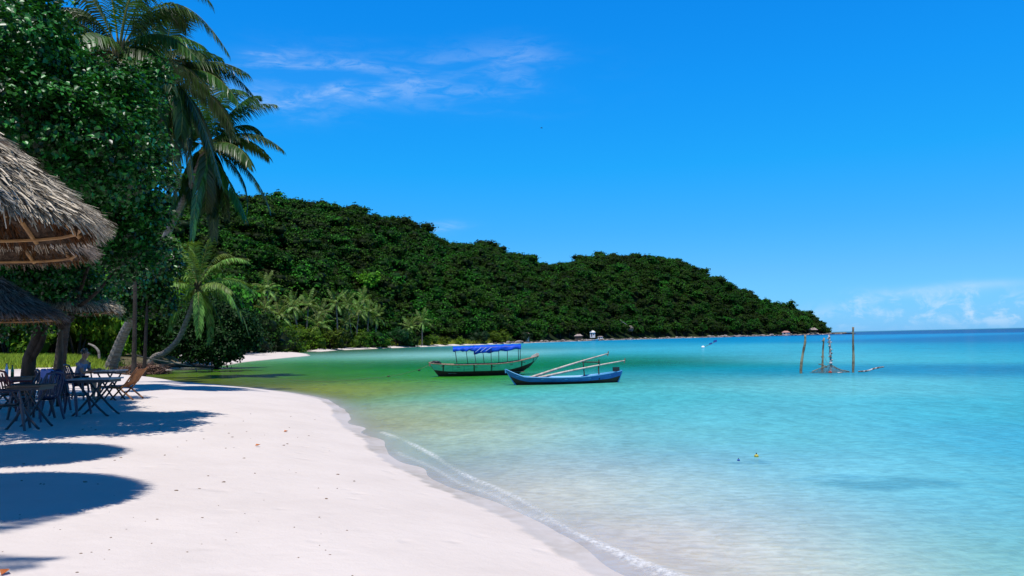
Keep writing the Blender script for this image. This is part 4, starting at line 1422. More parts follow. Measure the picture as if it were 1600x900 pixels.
def plastic_chair(x, y, rz, label, m, loc_z=None):
    o = empty("plastic_chair", (x, y, gz(x, y) if loc_z is None else loc_z), rz, label, "chair", "plastic chairs at the beach tables")
    # seat faces +x
    vs = []; nx, ny = 7, 7
    for i in range(nx):
        for j in range(ny):
            u, v = i / (nx - 1), j / (ny - 1)
            vs.append((-.20 + .44 * u, -.22 + .44 * v, .43 + .02 * math.cos((v - .5) * PI) * -1 + .015 * u - (.02 if i == nx - 1 else 0)))
    f = [(i * ny + j, (i + 1) * ny + j, (i + 1) * ny + j + 1, i * ny + j + 1) for i in range(nx - 1) for j in range(ny - 1)]
    k = MB().add(vs, f)
    k.add([(a, b, c - .03) for a, b, c in vs], [tuple(reversed(q)) for q in f])
    k.build("seat", m, o, True)
    bk = MB()
    for t in (-.16, -.08, 0, .08, .16):
        bk.tube([(-.21, t, .44), (-.25, t * 1.05, .62), (-.32, t * 1.1, .84)], .017, 5)
    bk.tube([(-.20, -.23, .44), (-.27, -.24, .7), (-.33, -.18, .87), (-.34, 0, .90), (-.33, .18, .87), (-.27, .24, .7), (-.20, .23, .44)], .024, 6)
    bk.build("backrest", m, o)
    for sy in (-1, 1):
        MB().tube([(-.27, sy * .24, .66), (-.05, sy * .28, .67), (.18, sy * .28, .66), (.22, sy * .26, .45)], .022, 6).build("armrest", m, o)
        for sx in (-1, 1):
            g = MB()
            x0, x1 = (.21, .27) if sx > 0 else (-.20, -.29)
            g.tube([(x0, sy * .22, .44), (x1, sy * .27, 0)], [.035, .022], 6)
            g.build("leg", m, o)
    return o


def folding_table(x, y, rz, w_, d_, h, label, top):
    o = empty("folding_table", (x, y, gz(x, y)), rz, label, "table", "tables under the trees")
    MB().box((0, 0, h), (w_, d_, .03)).build("tabletop", top, o)
    MB().box((0, 0, h - .045), (w_ - .08, d_ - .08, .05)).build("apron", M['metal'], o)
    for sy in (-1, 1):
        for s in (-1, 1):
            y_ = sy * (d_ / 2 - .06) + s * .012
            MB().tube([(-s * w_ * .30, y_, h - .05), (-s * w_ * .16, y_, h * .72), (s * w_ * .05, y_, h * .42), (s * w_ * .22, y_, h * .20), (s * w_ * .38, y_, 0.02), (s * w_ * .43, y_, .0)],
                      [.018, .02, .022, .022, .02, .018], 6).build("leg", M['metal'], o)
    MB().tube([(0, -d_ / 2 + .07, h * .47), (0, d_ / 2 - .07, h * .47)], .012, 6).build("crossbar", M['metal'], o)
    return o


def fp_at(px, Y):
    p = at(px, 545, Y); return p.x, p.y


x, y = fp_at(150, 16.3); folding_table(x, y, .05, .86, .62, .74, "grey topped folding table with bowed iron legs in front of the person", M['tabletop'])
x, y = fp_at(172, 20.6); folding_table(x, y, .0, .66, .6, .75, "smaller folding table the person sits at", M['tabletop'])
x, y = fp_at(48, 13.8); folding_table(x, y, .1, .62, .6, .72, "dark folding table nearest the frame's left edge", M['tablewood'])
x, y = fp_at(15, 17.5); folding_table(x, y, .1, .8, .6, .72, "dark table at the left edge behind the blue cloth", M['tablewood'])
x, y = fp_at(112, 16.2); ch1 = plastic_chair(x, y, .0, "blue grey plastic chair with a dark jacket over its back", M['plastic_b']); c1p = (x, y)
x, y = fp_at(86, 17.4); plastic_chair(x, y, .7, "blue grey plastic chair left of the jacket chair", M['plastic_b'])
x, y = fp_at(50, 15.2); ch2 = plastic_chair(x, y, -1.9, "dark plastic chair with a pale blue cloth over it", M['plastic_k']); c2p = (x, y)
x, y = fp_at(64, 15.0); plastic_chair(x, y, 2.9, "blue grey plastic chair at the right side of the nearest dark table", M['plastic_b'])
x, y = fp_at(16, 13.4); plastic_chair(x, y, .4, "dark plastic chair cut by the left frame edge", M['plastic_k'])
x, y = fp_at(22, 16.6); plastic_chair(x, y, 1.2, "dark red plastic chair in the deep shade at the left", M['plastic_r'])
xp, yp = fp_at(123, 20.4)
plastic_chair(xp, yp, .05, "dark plastic chair the person sits on", M['plastic_k'])
x, y = fp_at(196, 20.8)
# orange-brown reclined wooden chair
o = empty("wooden_lounge_chair", (x, y, gz(x, y)), PI, "orange brown wooden lounge chair right of the tables", "chair")
for j in range(7):
    v = -.24 + .08 * j
    MB().tube([(-.42, v, .78), (-.22, v, .46), (.05, v, .32)], .018, 5).build("slat", M['orange_wood'], o)
for j in range(5):
    MB().box((.10 + .085 * j, 0, .335 + .006 * j), (.06, .52, .02)).build("seat_slat", M['orange_wood'], o)
for s in (-1, 1):
    MB().tube([(-.45, s * .28, .82), (-.1, s * .28, .36), (.25, s * .28, .0)], .022, 6).build("side_rail", M['orange_wood'], o)
    MB().tube([(.5, s * .28, .36), (.0, s * .28, .30), (-.35, s * .28, .0)], .022, 6).build("leg", M['orange_wood'], o)


def cloth(name, label, cat, x, y, z, rz, w_, front, back, m, group=None, seed=1):
    """cloth hanging over a rail: profile front-over-back, with folds."""
    rnd = random.Random(seed)
    nu, nv = 15, 18
    vs = []
    for j in range(nv):
        t = j / (nv - 1)
        L = front + back
        s = t * L
        if s < front: zz = -(front - s); xx = .045
        else: zz = -(s - front); xx = -.045
        if abs(s - front) < .06: xx *= abs(s - front) / .06; zz = -.01
        for i in range(nu):
            u = i / (nu - 1)
            flare = 1 + .25 * abs(zz)
            vs.append((xx + .02 * math.sin(u * 19 + seed) * min(1, abs(zz) * 5), (u - .5) * w_ * flare, zz + .02 * math.sin(u * 11)))
    f = [(j * nu + i, j * nu + i + 1, (j + 1) * nu + i + 1, (j + 1) * nu + i) for j in range(nv - 1) for i in range(nu - 1)]
    o = MB().add(vs, f).build(name, m, None, True, (x, y, z))
    o.rotation_euler = (0, 0, rz)
    md_ = o.modifiers.new("thickness", 'SOLIDIFY'); md_.thickness = .008
    return tag(o, label, cat, group)


M['jacket'] = mat('navy_cloth', (.02, .022, .07), .9, .1)
M['redcloth'] = mat('faded_red_cloth', (.30, .05, .03), .9, .1)
M['bluecloth'] = mat('pale_blue_cloth', (.22, .26, .55), .9, .1)
cloth("jacket", "navy jacket hung over the back of a blue grey chair", "jacket", c1p[0] - .33, c1p[1], gz(*c1p) + .925, 0, .42, .22, .5, M['jacket'])
cloth("red_cloth", "faded red cloth hung over the left side of the jacket chair", "cloth", c1p[0] - .36, c1p[1] - .12, gz(*c1p) + .945, 0.1, .22, .2, .36, M['redcloth'], seed=3)
cloth("beach_towel", "pale blue towel draped over the dark chair's back", "towel", c2p[0] + .11, c2p[1] + .32, gz(*c2p) + .93, -1.9, .26, .3, .3, M['bluecloth'], seed=5)


# small dark bag on the far table, phone-size; bottle on left table
def bottle(x, y, z, label, m, h=.24):
    prof = [(.034, 0), (.034, h * .55), (.026, h * .7), (.013, h * .82), (.013, h)]
    b = MB(); b.tube([(0, 0, p[1]) for p in prof], [p[0] for p in prof], 10)
    o = empty("bottle", (x, y, z), 0, label, "bottle")
    b.build("glass", m, o, True)
    MB().tube([(0, 0, h), (0, 0, h + .02)], .015, 8).build("cap", M['metal'], o)


M['bglass'] = mat('green_glass', (.03, .16, .05), .1, .6)
M['wglass'] = mat('pale_blue_plastic', (.45, .55, .75), .25, .5)
x, y = fp_at(11, 17.4); bottle(x, y, gz(x, y) + .735, "pale water bottle on the dark table at the left edge", M['wglass'], .28)
x, y = fp_at(20, 17.6); bottle(x, y, gz(x, y) + .735, "green bottle beside the pale bottle on the dark table", M['bglass'])


# ------------------------------------------------------------------ the seated person
M['skin'] = mat('tanned_skin', (.33, .17, .10), .55, .4)
M['hair'] = mat('black_hair', (.012, .010, .009), .5, .4)
M['shirt'] = mat('checked_shirt', (.20, .23, .30), .9, .1)
nt = M['shirt'].node_tree
ck = nt.nodes.new("ShaderNodeTexBrick"); tcn = nt.nodes.new("ShaderNodeTexCoord")
nt.links.new(tcn.outputs["Object"], ck.inputs["Vector"]); ck.inputs["Scale"].default_value = 22; ck.offset = 0
ck.inputs["Color1"].default_value = (.22, .25, .33, 1); ck.inputs["Color2"].default_value = (.16, .19, .28, 1); ck.inputs["Mortar"].default_value = (.07, .08, .16, 1); ck.inputs["Mortar Size"].default_value = .06
ck.inputs["Brick Width"].default_value = 1; ck.inputs["Row Height"].default_value = 1
nt.links.new(ck.outputs[0], nt.nodes["Principled BSDF"].inputs["Base Color"])
M['shorts'] = mat('dark_shorts', (.02, .022, .04), .9, .1)
M['white'] = mat('eye_white', (.7, .68, .65), .3)


def skin_obj(name, verts, edges, radii, m, parent, root=0, sub=2):
    me = bpy.data.meshes.new(name); me.from_pydata(verts, edges, [])
    me.materials.append(m)
    o = link(name, me, parent)
    md_ = o.modifiers.new("skin", 'SKIN'); md_.use_smooth_shade = True
    for i, r in enumerate(radii):
        rr = r if isinstance(r, tuple) else (r, r)
        me.skin_vertices[0].data[i].radius = rr
        me.skin_vertices[0].data[i].use_root = (i == root)
    s = o.modifiers.new("sub", 'SUBSURF'); s.levels = sub; s.render_levels = sub
    return o


def person(x, y, z0, rz):
    root = empty("person", (x, y, z0), rz, "person in a checked shirt sitting sideways at a table, forearms on the table top", "person")
    V = []; E = []; R = []

    def v(p, r, link_to=None):
        V.append(p); R.append(r)
        if link_to is not None: E.append((link_to, len(V) - 1))
        return len(V) - 1
    pel = v((0, 0, .54), (.15, .12))
    wa = v((.02, 0, .70), (.135, .10), pel)
    chst = v((.06, 0, .88), (.155, .11), wa)
    uch = v((.09, 0, .98), (.12, .09), chst)
    nk = v((.115, 0, 1.06), .052, uch)
    hd0 = v((.14, 0, 1.13), (.072, .085), nk)
    hd1 = v((.15, 0, 1.21), (.078, .098), hd0)
    v((.145, 0, 1.27), (.05, .062), hd1)
    for s in (-1, 1):
        hip = v((.06, s * .09, .50), .088, pel)
        kn = v((.46, s * .13, .50), .06, hip)
        an = v((.42, s * .14, .09), .04, kn)
        v((.54, s * .15, .04), .032, an)
        shd = v((.09, s * .17, .95), .062, uch)
        elb = v((.20, s * .22, .70), .042, shd)
        wr = v((.42, s * .13, .79), .027, elb)
        pm = v((.49, s * .11, .79), (.038, .018), wr)
        v((.475, s * .06, .79), .011, pm)                       # thumb from the side of the palm
        for f, (dy, l_) in enumerate(((-.028, .062), (-.009, .075), (.010, .07), (.028, .055))):
            k = v((.52, s * .11 + dy, .785), .010, pm)
            k2 = v((.52 + l_ * .55, s * .11 + dy * 1.1, .782), .009, k)
            v((.52 + l_, s * .11 + dy * 1.15, .770), .008, k2)
    skin_obj("body", V, E, R, M['skin'], root)
    skin_obj("shirt", [(0, 0, .56), (.02, 0, .70), (.06, 0, .88), (.09, 0, .985), (.09, -.17, .955), (.15, -.20, .80), (.09, .17, .955), (.15, .20, .80)],
             [(0, 1), (1, 2), (2, 3), (3, 4), (4, 5), (3, 6), (6, 7)], [(.168, .14), (.155, .12), (.172, .13), (.13, .10), .078, .062, .078, .062], M['shirt'], root)
    skin_obj("shorts", [(0, 0, .54), (.08, -.09, .51), (.34, -.12, .505), (.08, .09, .51), (.34, .12, .505)], [(0, 1), (1, 2), (0, 3), (3, 4)],
             [(.165, .135), .10, .082, .10, .082], M['shorts'], root)
    skin_obj("hair", [(.105, 0, 1.17), (.12, 0, 1.25), (.15, 0, 1.29), (.20, 0, 1.285)], [(0, 1), (1, 2), (2, 3)], [(.09, .085), (.102, .10), (.09, .085), (.055, .04)], M['hair'], root)
    MB().tube([(.235, 0, 1.22), (.262, 0, 1.185), (.235, 0, 1.175)], [.010, .016, .012], 6).build("nose", M['skin'], root, True)
    MB().tube([(.222, -.022, 1.145), (.232, 0, 1.147), (.222, .022, 1.145)], [.006, .009, .006], 6).build("mouth", M['redcloth'], root, True)
    for s in (-1, 1):
        MB().ball((.226, s * .032, 1.212), (.009, .013, .009), 8, 6).build("eye", M['white'], root, True)
        MB().ball((.14, s * .083, 1.195), (.016, .010, .03), 8, 6).build("ear", M['skin'], root, True)


person(xp + .02, yp, gz(xp, yp) - .03, .05)

# dead fronds, roots and driftwood
def straw_heap(name, label, cat, c, sz, n, seed, L=.5, W=.035, m='dead_frond', rz=0.0):
    rg = np.random.default_rng(seed)
    u = rg.normal(size=(n, 3)); u[:, 2] = abs(u[:, 2]); u /= np.linalg.norm(u, axis=1, keepdims=True)
    P = u * np.array(sz) * rg.uniform(.6, 1, (n, 1))
    D = u * .5 + rg.normal(size=(n, 3)) * .6; D[:, 2] = D[:, 2] * .5 - .25; D /= np.linalg.norm(D, axis=1, keepdims=True)
    V, F, t = strands(n, P, D, L, W, seed, .1)
    o = empty(name, c, rz, label, cat)
    s = link("dry_fronds", np_mesh("dry_fronds", V, F, [M[m]], fattrs={"tint": t}), o); s['kind'] = 'stuff'
    MB().ball((0, 0, -.1), tuple(q * .88 for q in sz), 16, 9, .1).build("soil_mound", M['thatch_bed'], o)
    return o


M['roots'] = mat('tangled_roots', (.24, .15, .10), .85, .2, attr_tint=True, tintrange=(.3, 1.9))
c = at(222, 578, 55); c.z = max(0.0, gz(c.x, c.y)) - .05
straw_heap("root_mound", "tangled brown root mound between the two leaning palms at the inlet", "roots", c, (1.8, .9, .75), 2600, 21, m='roots')
c = at(180, 582, 49); c.z = gz(c.x, c.y) - .1
straw_heap("frond_pile", "low pile of dry fronds at the foot of the long leaning palm", "dry fronds", c, (1.2, .7, .5), 1000, 22, m='roots')
c = at(80, 594, 33); c.z = gz(c.x, c.y) - .05
straw_heap("frond_pile", "heap of dry fronds behind the thick dark palm trunk", "dry fronds", c, (1.1, .7, .40), 1400, 23, L=.35, m='roots')
# driftwood in the inlet
for pl, rad, lab in (([(258, 572, 57), (290, 571, 58), (335, 573.5, 59)], [.14, .16, .09], "dark fallen trunk lying at the inlet's edge under the shore tree"),
                     ([(205, 552, 50), (232, 560, 52), (300, 572, 57)], [.03, .04, .03], "thin pale fallen branch slanting down to the inlet"),
                     ([(331, 565, 60), (331, 574, 60), (331.5, 579, 60)], [.07, .07, .06], "short dark stake standing in the inlet"),
                     ([(305, 572, 58.5), (306, 577, 58), (308, 581, 58)], [.03, .03, .025], "thin pale stick standing in the inlet"),
                     ([(138, 537, 32), (147, 541, 32), (154, 549, 32), (155, 560, 32)], [.03, .045, .05, .045], "pale crooked driftwood branch standing behind the person")):
    pts_ = [at(*q) for q in pl]
    MBo = MB().tube(rel(spline(pts_, 9), pts_[0]), list(np.interp(np.linspace(0, 1, 9), np.linspace(0, 1, len(rad)), rad)), 7)
    nm = "stake" if "st" in lab and "stand" in lab and "branch" not in lab else "fallen_branch"
    o = MBo.build(nm, M['bark_palm'] if "pale" in lab else M['bark_dark'], None, True, pts_[0])
    tag(o, lab, "branch" if nm == "fallen_branch" else "stake")
# pebbles and bits on the sand
mb = MB()
for i in range(110):
    px, py = random.uniform(0, 560), random.uniform(615, 895)
    p = gp(px, py, .5)
    P_ = np.array([[p.x, p.y]])
    if shore_d(P_)[0] < .15: continue
    z = gz(p.x, p.y); s = random.uniform(.003, .008) * (1 + (p.y > 8))
    mb.ball((p.x, p.y, z + s * .2), (s * random.uniform(.8, 2), s, s * .5), 5, 4, .25)
M['bits'] = mat('brown_debris', (.20, .13, .08), .9)
tag(mb.build("beach_litter", M['bits']), "scattered twigs and shell bits on the white sand", "beach litter", kind="stuff")
M['leaf_orange'] = mat('orange_fallen_leaf', (.55, .16, .03), .6)
for (px, py, lab) in ((447, 675, "orange fallen leaf on the sand nearer the water"), (403, 697, "orange fallen leaf on the open sand, the one farther left"), (8, 897, "red brown fallen leaf at the bottom left corner")):
    p = gp(px, py, .45); z = gz(p.x, p.y); p = gp(px, py, z)
    o = MB().add([(-.05, 0, .01), (-.01, .03, .035), (.05, .005, .02), (-.005, -.03, .03), (0, 0, .008)], [(0, 4, 1), (1, 4, 2), (2, 4, 3), (3, 4, 0)]).build("fallen_leaf", M['leaf_orange'], None, False, (p.x, p.y, z))
    o.rotation_euler = (0, 0, px); tag(o, lab, "leaf")

# ------------------------------------------------------------------ boats
M['green_paint'] = mat('sea_green_boat_paint', (.27, .70, .48), .5, .4, ((.18, .56, .38), 3, (1, 1, 3), .45, .7))
M['boat_bottom'] = mat('dark_red_brown_bottom', (.035, .016, .014), .6, .3, ((.06, .03, .02), 4, (1, 1, 2), .4, .6))
M['blue_paint'] = mat('blue_boat_paint', (.035, .16, .50), .45, .45, ((.02, .10, .36), 3, (1, 1, 3), .4, .65))
M['blue_trim'] = mat('light_blue_trim', (.10, .36, .62), .45)
M['tarp'] = mat('blue_tarpaulin', (.002, .075, .60), .55, .2, ((.002, .055, .46), 2, (1, 1, 1), .4, .6), (3.5, .4, .10))
M['bare_wood'] = mat('bare_boat_wood', (.33, .23, .17), .7, .3, ((.2, .13, .09), 8, (1, 1, .4), .4, .6))
M['pale_wood'] = mat('pale_pole_wood', (.55, .46, .40), .6, .3, ((.33, .26, .2), 5, (1, 1, 1), .45, .65))
M['stain'] = mat('rust_stain', (.06, .09, .055), .8)
M['rope'] = mat('grey_rope', (.14, .13, .08), .9)
M['black'] = mat('black_rubber', (.012, .012, .014), .5)
# streaks of stain down the green paint
nt = M['green_paint'].node_tree
bs = nt.nodes["Principled BSDF"]; oldc = bs.inputs["Base Color"].links[0].from_socket
tcn = nt.nodes.new("ShaderNodeTexCoord"); mpn = nt.nodes.new("ShaderNodeMapping"); mpn.inputs["Scale"].default_value = (2.0, 0, .12)
nt.links.new(tcn.outputs["Object"], mpn.inputs[0]); nz = nt.nodes.new("ShaderNodeTexNoise"); nz.inputs["Scale"].default_value = 2.2; nz.inputs["Detail"].default_value = 3
nt.links.new(mpn.outputs[0], nz.inputs["Vector"]); mr = nt.nodes.new("ShaderNodeMapRange"); nt.links.new(nz.outputs[0], mr.inputs[0]); mr.inputs[1].default_value = .60; mr.inputs[2].default_value = .66
mx = nt.nodes.new("ShaderNodeMix"); mx.data_type = 'RGBA'; nt.links.new(mr.outputs[0], mx.inputs[0]); nt.links.new(oldc, mx.inputs[6]); mx.inputs[7].default_value = (.05, .07, .035, 1)
nt.links.new(mx.outputs[2], bs.inputs["Base Color"])


def hull(o, L, prof, m_up, m_low, m_in, m_rail, rail=.035, low=.3):
    """prof(t)-> (half width, sheer z, keel z, x) ; builds upper side, bottom, inside, gunwales."""
    n = 34; k = 9
    rows = []
    for i in range(n):
        t = i / (n - 1)
        hw, zs_, zk, xx, xk = prof(t)
        sec = []
        for j in range(k):
            s = j / (k - 1)                         # 0 keel .. 1 sheer
            a = s ** .62
            y_ = hw * min(1, a) * (1 if s > 0 else .0) + (.012 if s == 0 else 0)
            z_ = zk + (zs_ - zk) * s ** 1.15
            x_ = xk + (xx - xk) * s
            sec.append((x_, y_, z_))
        rows.append(sec)
    kl = int(k * low) + 1

    def strip(j0, j1, m, name, off=0, flip=False):
        mb = MB()
        for sy in (1, -1):
            vs = []
            for sec in rows:
                for j in range(j0, j1 + 1):
                    a = sec[j]
                    vs.append((a[0], sy * max(a[1] - off, .004), a[2] + (off if off else 0)))
            w_ = j1 - j0 + 1
            fs = [(i * w_ + j, (i + 1) * w_ + j, (i + 1) * w_ + j + 1, i * w_ + j + 1) for i in range(n - 1) for j in range(w_ - 1)]
            if (sy < 0) ^ flip: fs = [tuple(reversed(f)) for f in fs]
            mb.add(vs, fs)
        return mb.build(name, m, o, True)
    strip(kl, k - 1, m_up, "upper_hull")
    strip(0, kl, m_low, "hull_bottom")
    strip(0, k - 1, m_in, "inner_hull", .03, True)
    for sy in (1, -1):
        MB().tube([(s[-1][0], sy * (s[-1][1] + .005), s[-1][2] + .005) for s in rows], rail, 6).build("gunwale", m_rail, o, True)
    # end boards
    MB().tube([rows[0][j] if False else (rows[0][j][0], 0, rows[0][j][2]) for j in range(k)], .035, 6).build("stem_post", m_rail, o)
    MB().tube([(rows[-1][j][0], 0, rows[-1][j][2]) for j in range(k)], .035, 6).build("stern_post", m_rail, o)
    return rows


# green boat
Lg = 5.75
gc = gp(757, 586.5)


def pg(t):
    hw = .82 * (math.sin(PI * min(.5, t * .5 / .38)) ** .75 if t < .38 else math.cos(PI * .5 * ((t - .38) / .62) ** 1.7) ** .8) + .05
    if t < .06: hw = max(hw, .16 + t)
    zs_ = .60 + .10 * max(0, (.25 - t) / .25) ** 1.5 + .36 * max(0, (t - .55) / .45) ** 2.0
    zk = -.22 + .10 * max(0, (.1 - t) / .1) + .55 * max(0, (t - .72) / .28) ** 1.6
    xx = -Lg / 2 + Lg * t
    xk = -Lg / 2 + .62 + (Lg - 1.2) * t
    return hw, zs_, zk, xx, xk


gb = empty("green_boat", gc, math.radians(4), "green wooden boat with a blue tarpaulin canopy moored in the cove", "boat")
rg_ = hull(gb, Lg, pg, M['green_paint'], M['boat_bottom'], M['bare_wood'], M['bare_wood'], .028, .5)
for sy in (1, -1):
    for jj in (6, 7):
        MB().tube([(s_[jj][0], sy * (s_[jj][1] + .006), s_[jj][2]) for s_ in rg_], .008 if jj == 6 else .011, 5).build("strake", M['green_paint'], gb, True)
for i, t in enumerate((.12, .26, .42, .58, .74, .86)):
    hw, zs_, zk, xx, xk = pg(t)
    MB().box((xx, 0, zs_ - .12), (.16, hw * 1.9, .03)).build("thwart", M['bare_wood'], gb)
MB().box((.1, 0, .16), (4.0, .95, .025)).build("deck_board", M['bare_wood'], gb)
px_ = lambda q: (q - 757) / FPX * gc.y
posts_f = [712, 729, 741, 755, 767, 781, 792, 812]
zt = 1.44
for i, q in enumerate(posts_f):
    xx = px_(q)
    t = (xx + Lg / 2) / Lg
    hw, zs_, *_ = pg(min(max(t, 0), 1))
    for sy in ((-1, 1) if q in (712, 812) else ((-1,) if i % 2 == 0 else (1,))):
        lean = -.10 if i < 4 else .0
        MB().tube([(xx - lean, sy * hw * .93, zs_ - .05), (xx, sy * .68, zt)], .019, 6).build("canopy_post", M['metal'], gb)
for sy in (-1, 1):
    MB().tube([(px_(709), sy * .68, zt), (px_(814), sy * .68, zt + .06)], .017, 6).build("canopy_rail", M['metal'], gb)
for i, q in enumerate(posts_f):
    MB().tube([(px_(q), -.68, zt + .03), (px_(q), 0, zt + .10), (px_(q), .68, zt + .03)], .014, 6).build("canopy_hoop", M['metal'], gb)


def tarp(x0, x1, drop0, drop1, zoff, seed, label):
    rnd = random.Random(seed)
    nu, nv = 40, 19
    vs = []
    for i in range(nu):
        u = i / (nu - 1); x_ = x0 + (x1 - x0) * u
        dr_ = drop0 * (1 - u) + drop1 * u + .025 * math.sin(u * 17 + seed) + .012 * math.sin(u * 41)
        for j in range(nv):
            v = j / (nv - 1) * 2 - 1
            if abs(v) < .7:
                y_ = v / .7 * .70; z_ = zt + .13 - .07 * (v / .7) ** 2 + zoff - .03 * abs(math.sin(u * PI * 6))
            else:
                s = (abs(v) - .7) / .3
                y_ = math.copysign(.70 + .03 * math.sin(u * 23 + s * 3) * s + .02 * s, v); z_ = zt + .06 + zoff - dr_ * s - .0
            vs.append((x_ + .015 * math.sin(v * 9), y_, z_ + .02 * u + .008 * math.sin(u * 31 + v * 11)))
    fs = [(i * nv + j, (i + 1) * nv + j, (i + 1) * nv + j + 1, i * nv + j + 1) for i in range(nu - 1) for j in range(nv - 1)]
    o_ = MB().add(vs, fs).build("canopy_tarp", M['tarp'], gb, True)
    o_['label'] = label
    md_ = o_.modifiers.new("t", 'SOLIDIFY'); md_.thickness = .01


tarp(px_(709), px_(752), .19, .22, 0, 1, "short blue tarpaulin over the left part")
tarp(px_(741), px_(813.5), .40, .20, .035, 2, "larger blue tarpaulin with a low sagging corner")
for i in range(3):   # pale strips added to show creases in the tarp
    MB().tube([(px_(743 + i * 8), -.735, zt - .2 + i * .02), (px_(752 + i * 8), -.735, zt + .04)], .012, 5).build("tarp_crease", M['wglass'], gb)
# bow clutter and raised stern block
MB().ball((-Lg / 2 + .30, 0, .70), (.30, .22, .13), 12, 8, .14).build("rope_heap", M['black'], gb)
MB().tube([(-Lg / 2 + .02, 0, .55), (-Lg / 2 - .02, 0, .72), (-Lg / 2 + .2, 0, .76)], [.06, .06, .05], 8).build("bow_block", M['bare_wood'], gb)
hw, zs_, zk, xx, xk = pg(1)
MB().add([(xx - .42, -.10, zs_ - .10), (xx - .42, .10, zs_ - .10), (xx + .02, .07, zs_ - .04), (xx + .02, -.07, zs_ - .04),
          (xx - .34, -.08, zs_ + .02), (xx - .34, .08, zs_ + .02), (xx - .05, .06, zs_ + .16), (xx - .05, -.06, zs_ + .16), (xx + .05, -.06, zs_ + .14), (xx + .05, .06, zs_ + .14)],
         [(0, 1, 2, 3)[::-1], (4, 7, 6, 5)[::-1], (7, 8, 9, 6), (0, 3, 8, 7, 4), (1, 5, 6, 9, 2), (3, 2, 9, 8), (0, 4, 5, 1)]).build("stern_block", M['pale_wood'], gb)

# blue boat
Lb = 4.85
bc = gp(882, 599.5)


def pb(t):
    hw = .50 * (math.sin(PI * t ** .9) ** .62) + .035 if 0 < t < 1 else .035
    zs_ = .27 + .30 * max(0, (.16 - t) / .16) ** 1.2 + .08 * max(0, (.4 - t) / .4) + .20 * max(0, (t - .62) / .38) ** 1.4
    zk = -.14 + .12 * max(0, (.08 - t) / .08) + .16 * max(0, (t - .9) / .1)
    xx = -Lb / 2 + Lb * t
    xk = -Lb / 2 + .42 + (Lb - .60) * t
    return hw, zs_, zk, xx, xk


bb = empty("blue_boat", bc, math.radians(5), "narrow open blue boat with two long pale poles laid across it", "boat")
hull(bb, Lb, pb, M['blue_paint'], M['boat_bottom'], M['blue_trim'], M['blue_trim'], .018, .45)
for t in (.1, .3, .5, .7, .88):
    hw, zs_, zk, xx, xk = pb(t)
    MB().box((xx, 0, zs_ - .07), (.13, hw * 1.85, .025)).build("thwart", M['blue_trim'], bb)
qx = lambda q: (q - 882) / FPX * bc.y
MB().tube([(qx(935), -.30, .15), (qx(934), -.30, .52), (qx(935), -.30, .97)], [.032, .028, .026], 7).build("crutch_post", M['post'], bb)
MB().tube([(qx(916), .32, .15), (qx(915), .32, .60), (qx(914), .32, .98)], [.028, .024, .022], 7).build("crutch_post", M['post'], bb)
MB().tube([(qx(936), -.38, .86), (qx(913), .40, .86)], .024, 7).build("crutch_bar", M['post'], bb)
MB().box((qx(964), 0, .545), (.26, .16, .17)).build("motor_box", M['black'], bb)
MB().tube([(qx(791), 0, .50), (qx(790.5), 0, .66)], .035, 7).build("bow_post", M['blue_trim'], bb)
RB = Matrix.Rotation(math.radians(5), 3, 'Z')


def long_pole(a, b, r0, r1, label):
    a = bc + RB @ Vector(a); b = bc + RB @ Vector(b)
    o = empty("long_pole", a, 0, label, "pole", "pale poles in the blue boat")
    d = b - a
    path = [d * (i / 11) + Vector((0, 0, .03 * math.sin(i / 11 * PI))) for i in range(12)]
    MB().tube(path, [r0 + (r1 - r0) * (i / 11) ** .8 for i in range(12)], 9).build("shaft", M['pale_wood'], o, True)
    up = Vector((.2, 0, 1)).normalized()
    MB().tube([d - up * .10, d + up * .10], .024, 7).build("end_bar", M['bare_wood'], o)


long_pole((qx(825), -.05, .25), (qx(954.5), .32, 1.19), .065, .026, "upper pale pole in the blue boat, its tip pointing higher")
long_pole((qx(832), -.22, .23), (qx(975), -.36, .90), .062, .026, "lower pale pole in the blue boat, resting in the near crutch")


# mooring ropes of the green boat
def rope(pts_, label, r=.012, floats=()):
    o = empty("mooring_rope", pts_[0], 0, label, "rope")
    MB().tube(rel(spline(pts_, 50), pts_[0]), r, 5).build("cord", M['rope'], o, True)
    for f in floats:
        p = Vector(f) - pts_[0]
        MB().ball(p, (.07, .07, .05), 8, 6).build("float", M['black'], o, True)


bowp = gc + Vector((-Lg / 2, -.2, .62))
rope([bowp, at(655, 577, gc.y - .4), gp(630, 584, .05), gp(607, 588, .04), gp(560, 593, .02), gp(500, 596, .02), gp(430, 592, .02), gp(360, 584, .05), at(320, 577, 58), at(300, 570, 60)],
     "thin mooring line from the green boat's bow to the shore by the inlet", .009, [at(655, 578.5, gc.y - .4), gp(607, 588, .03)])

# ------------------------------------------------------------------ fishing stakes and net
M['stake'] = mat('weathered_stake', (.36, .28, .16), .8, .2, ((.13, .09, .06), 4, (1, 1, 1), .42, .6))
M['stake_w'] = mat('white_crusted_stake', (.60, .56, .54), .85, .2, ((.15, .09, .06), 9, (1, 1, 1), .45, .55))
Ys = gp(1290, 582.5).y


def stake(pl, rad, label, m, knobs=0, seed=0):
    rnd = random.Random(seed)
    P_ = [at(*q) for q in pl]
    P_.insert(0, P_[0] + Vector((0, 0, -1.0)))
    path = spline(P_, 16)
    b = MB().tube(rel(path, P_[0]), [rad * (1.15 - .35 * i / 15) * (1 + rnd.uniform(-.12, .12)) for i in range(16)], 8)
    for i in range(knobs):
        p = path[3 + int(rnd.random() * 12)] - P_[0]
        a = rnd.uniform(0, 6.28)
        b.ball(p + Vector((rad * math.cos(a), rad * math.sin(a), 0)), (.05, .05, .035), 6, 5, .2)
    return tag(b.build("fishing_stake", m, None, True, P_[0]), label, "stake", "stakes standing in the sea")


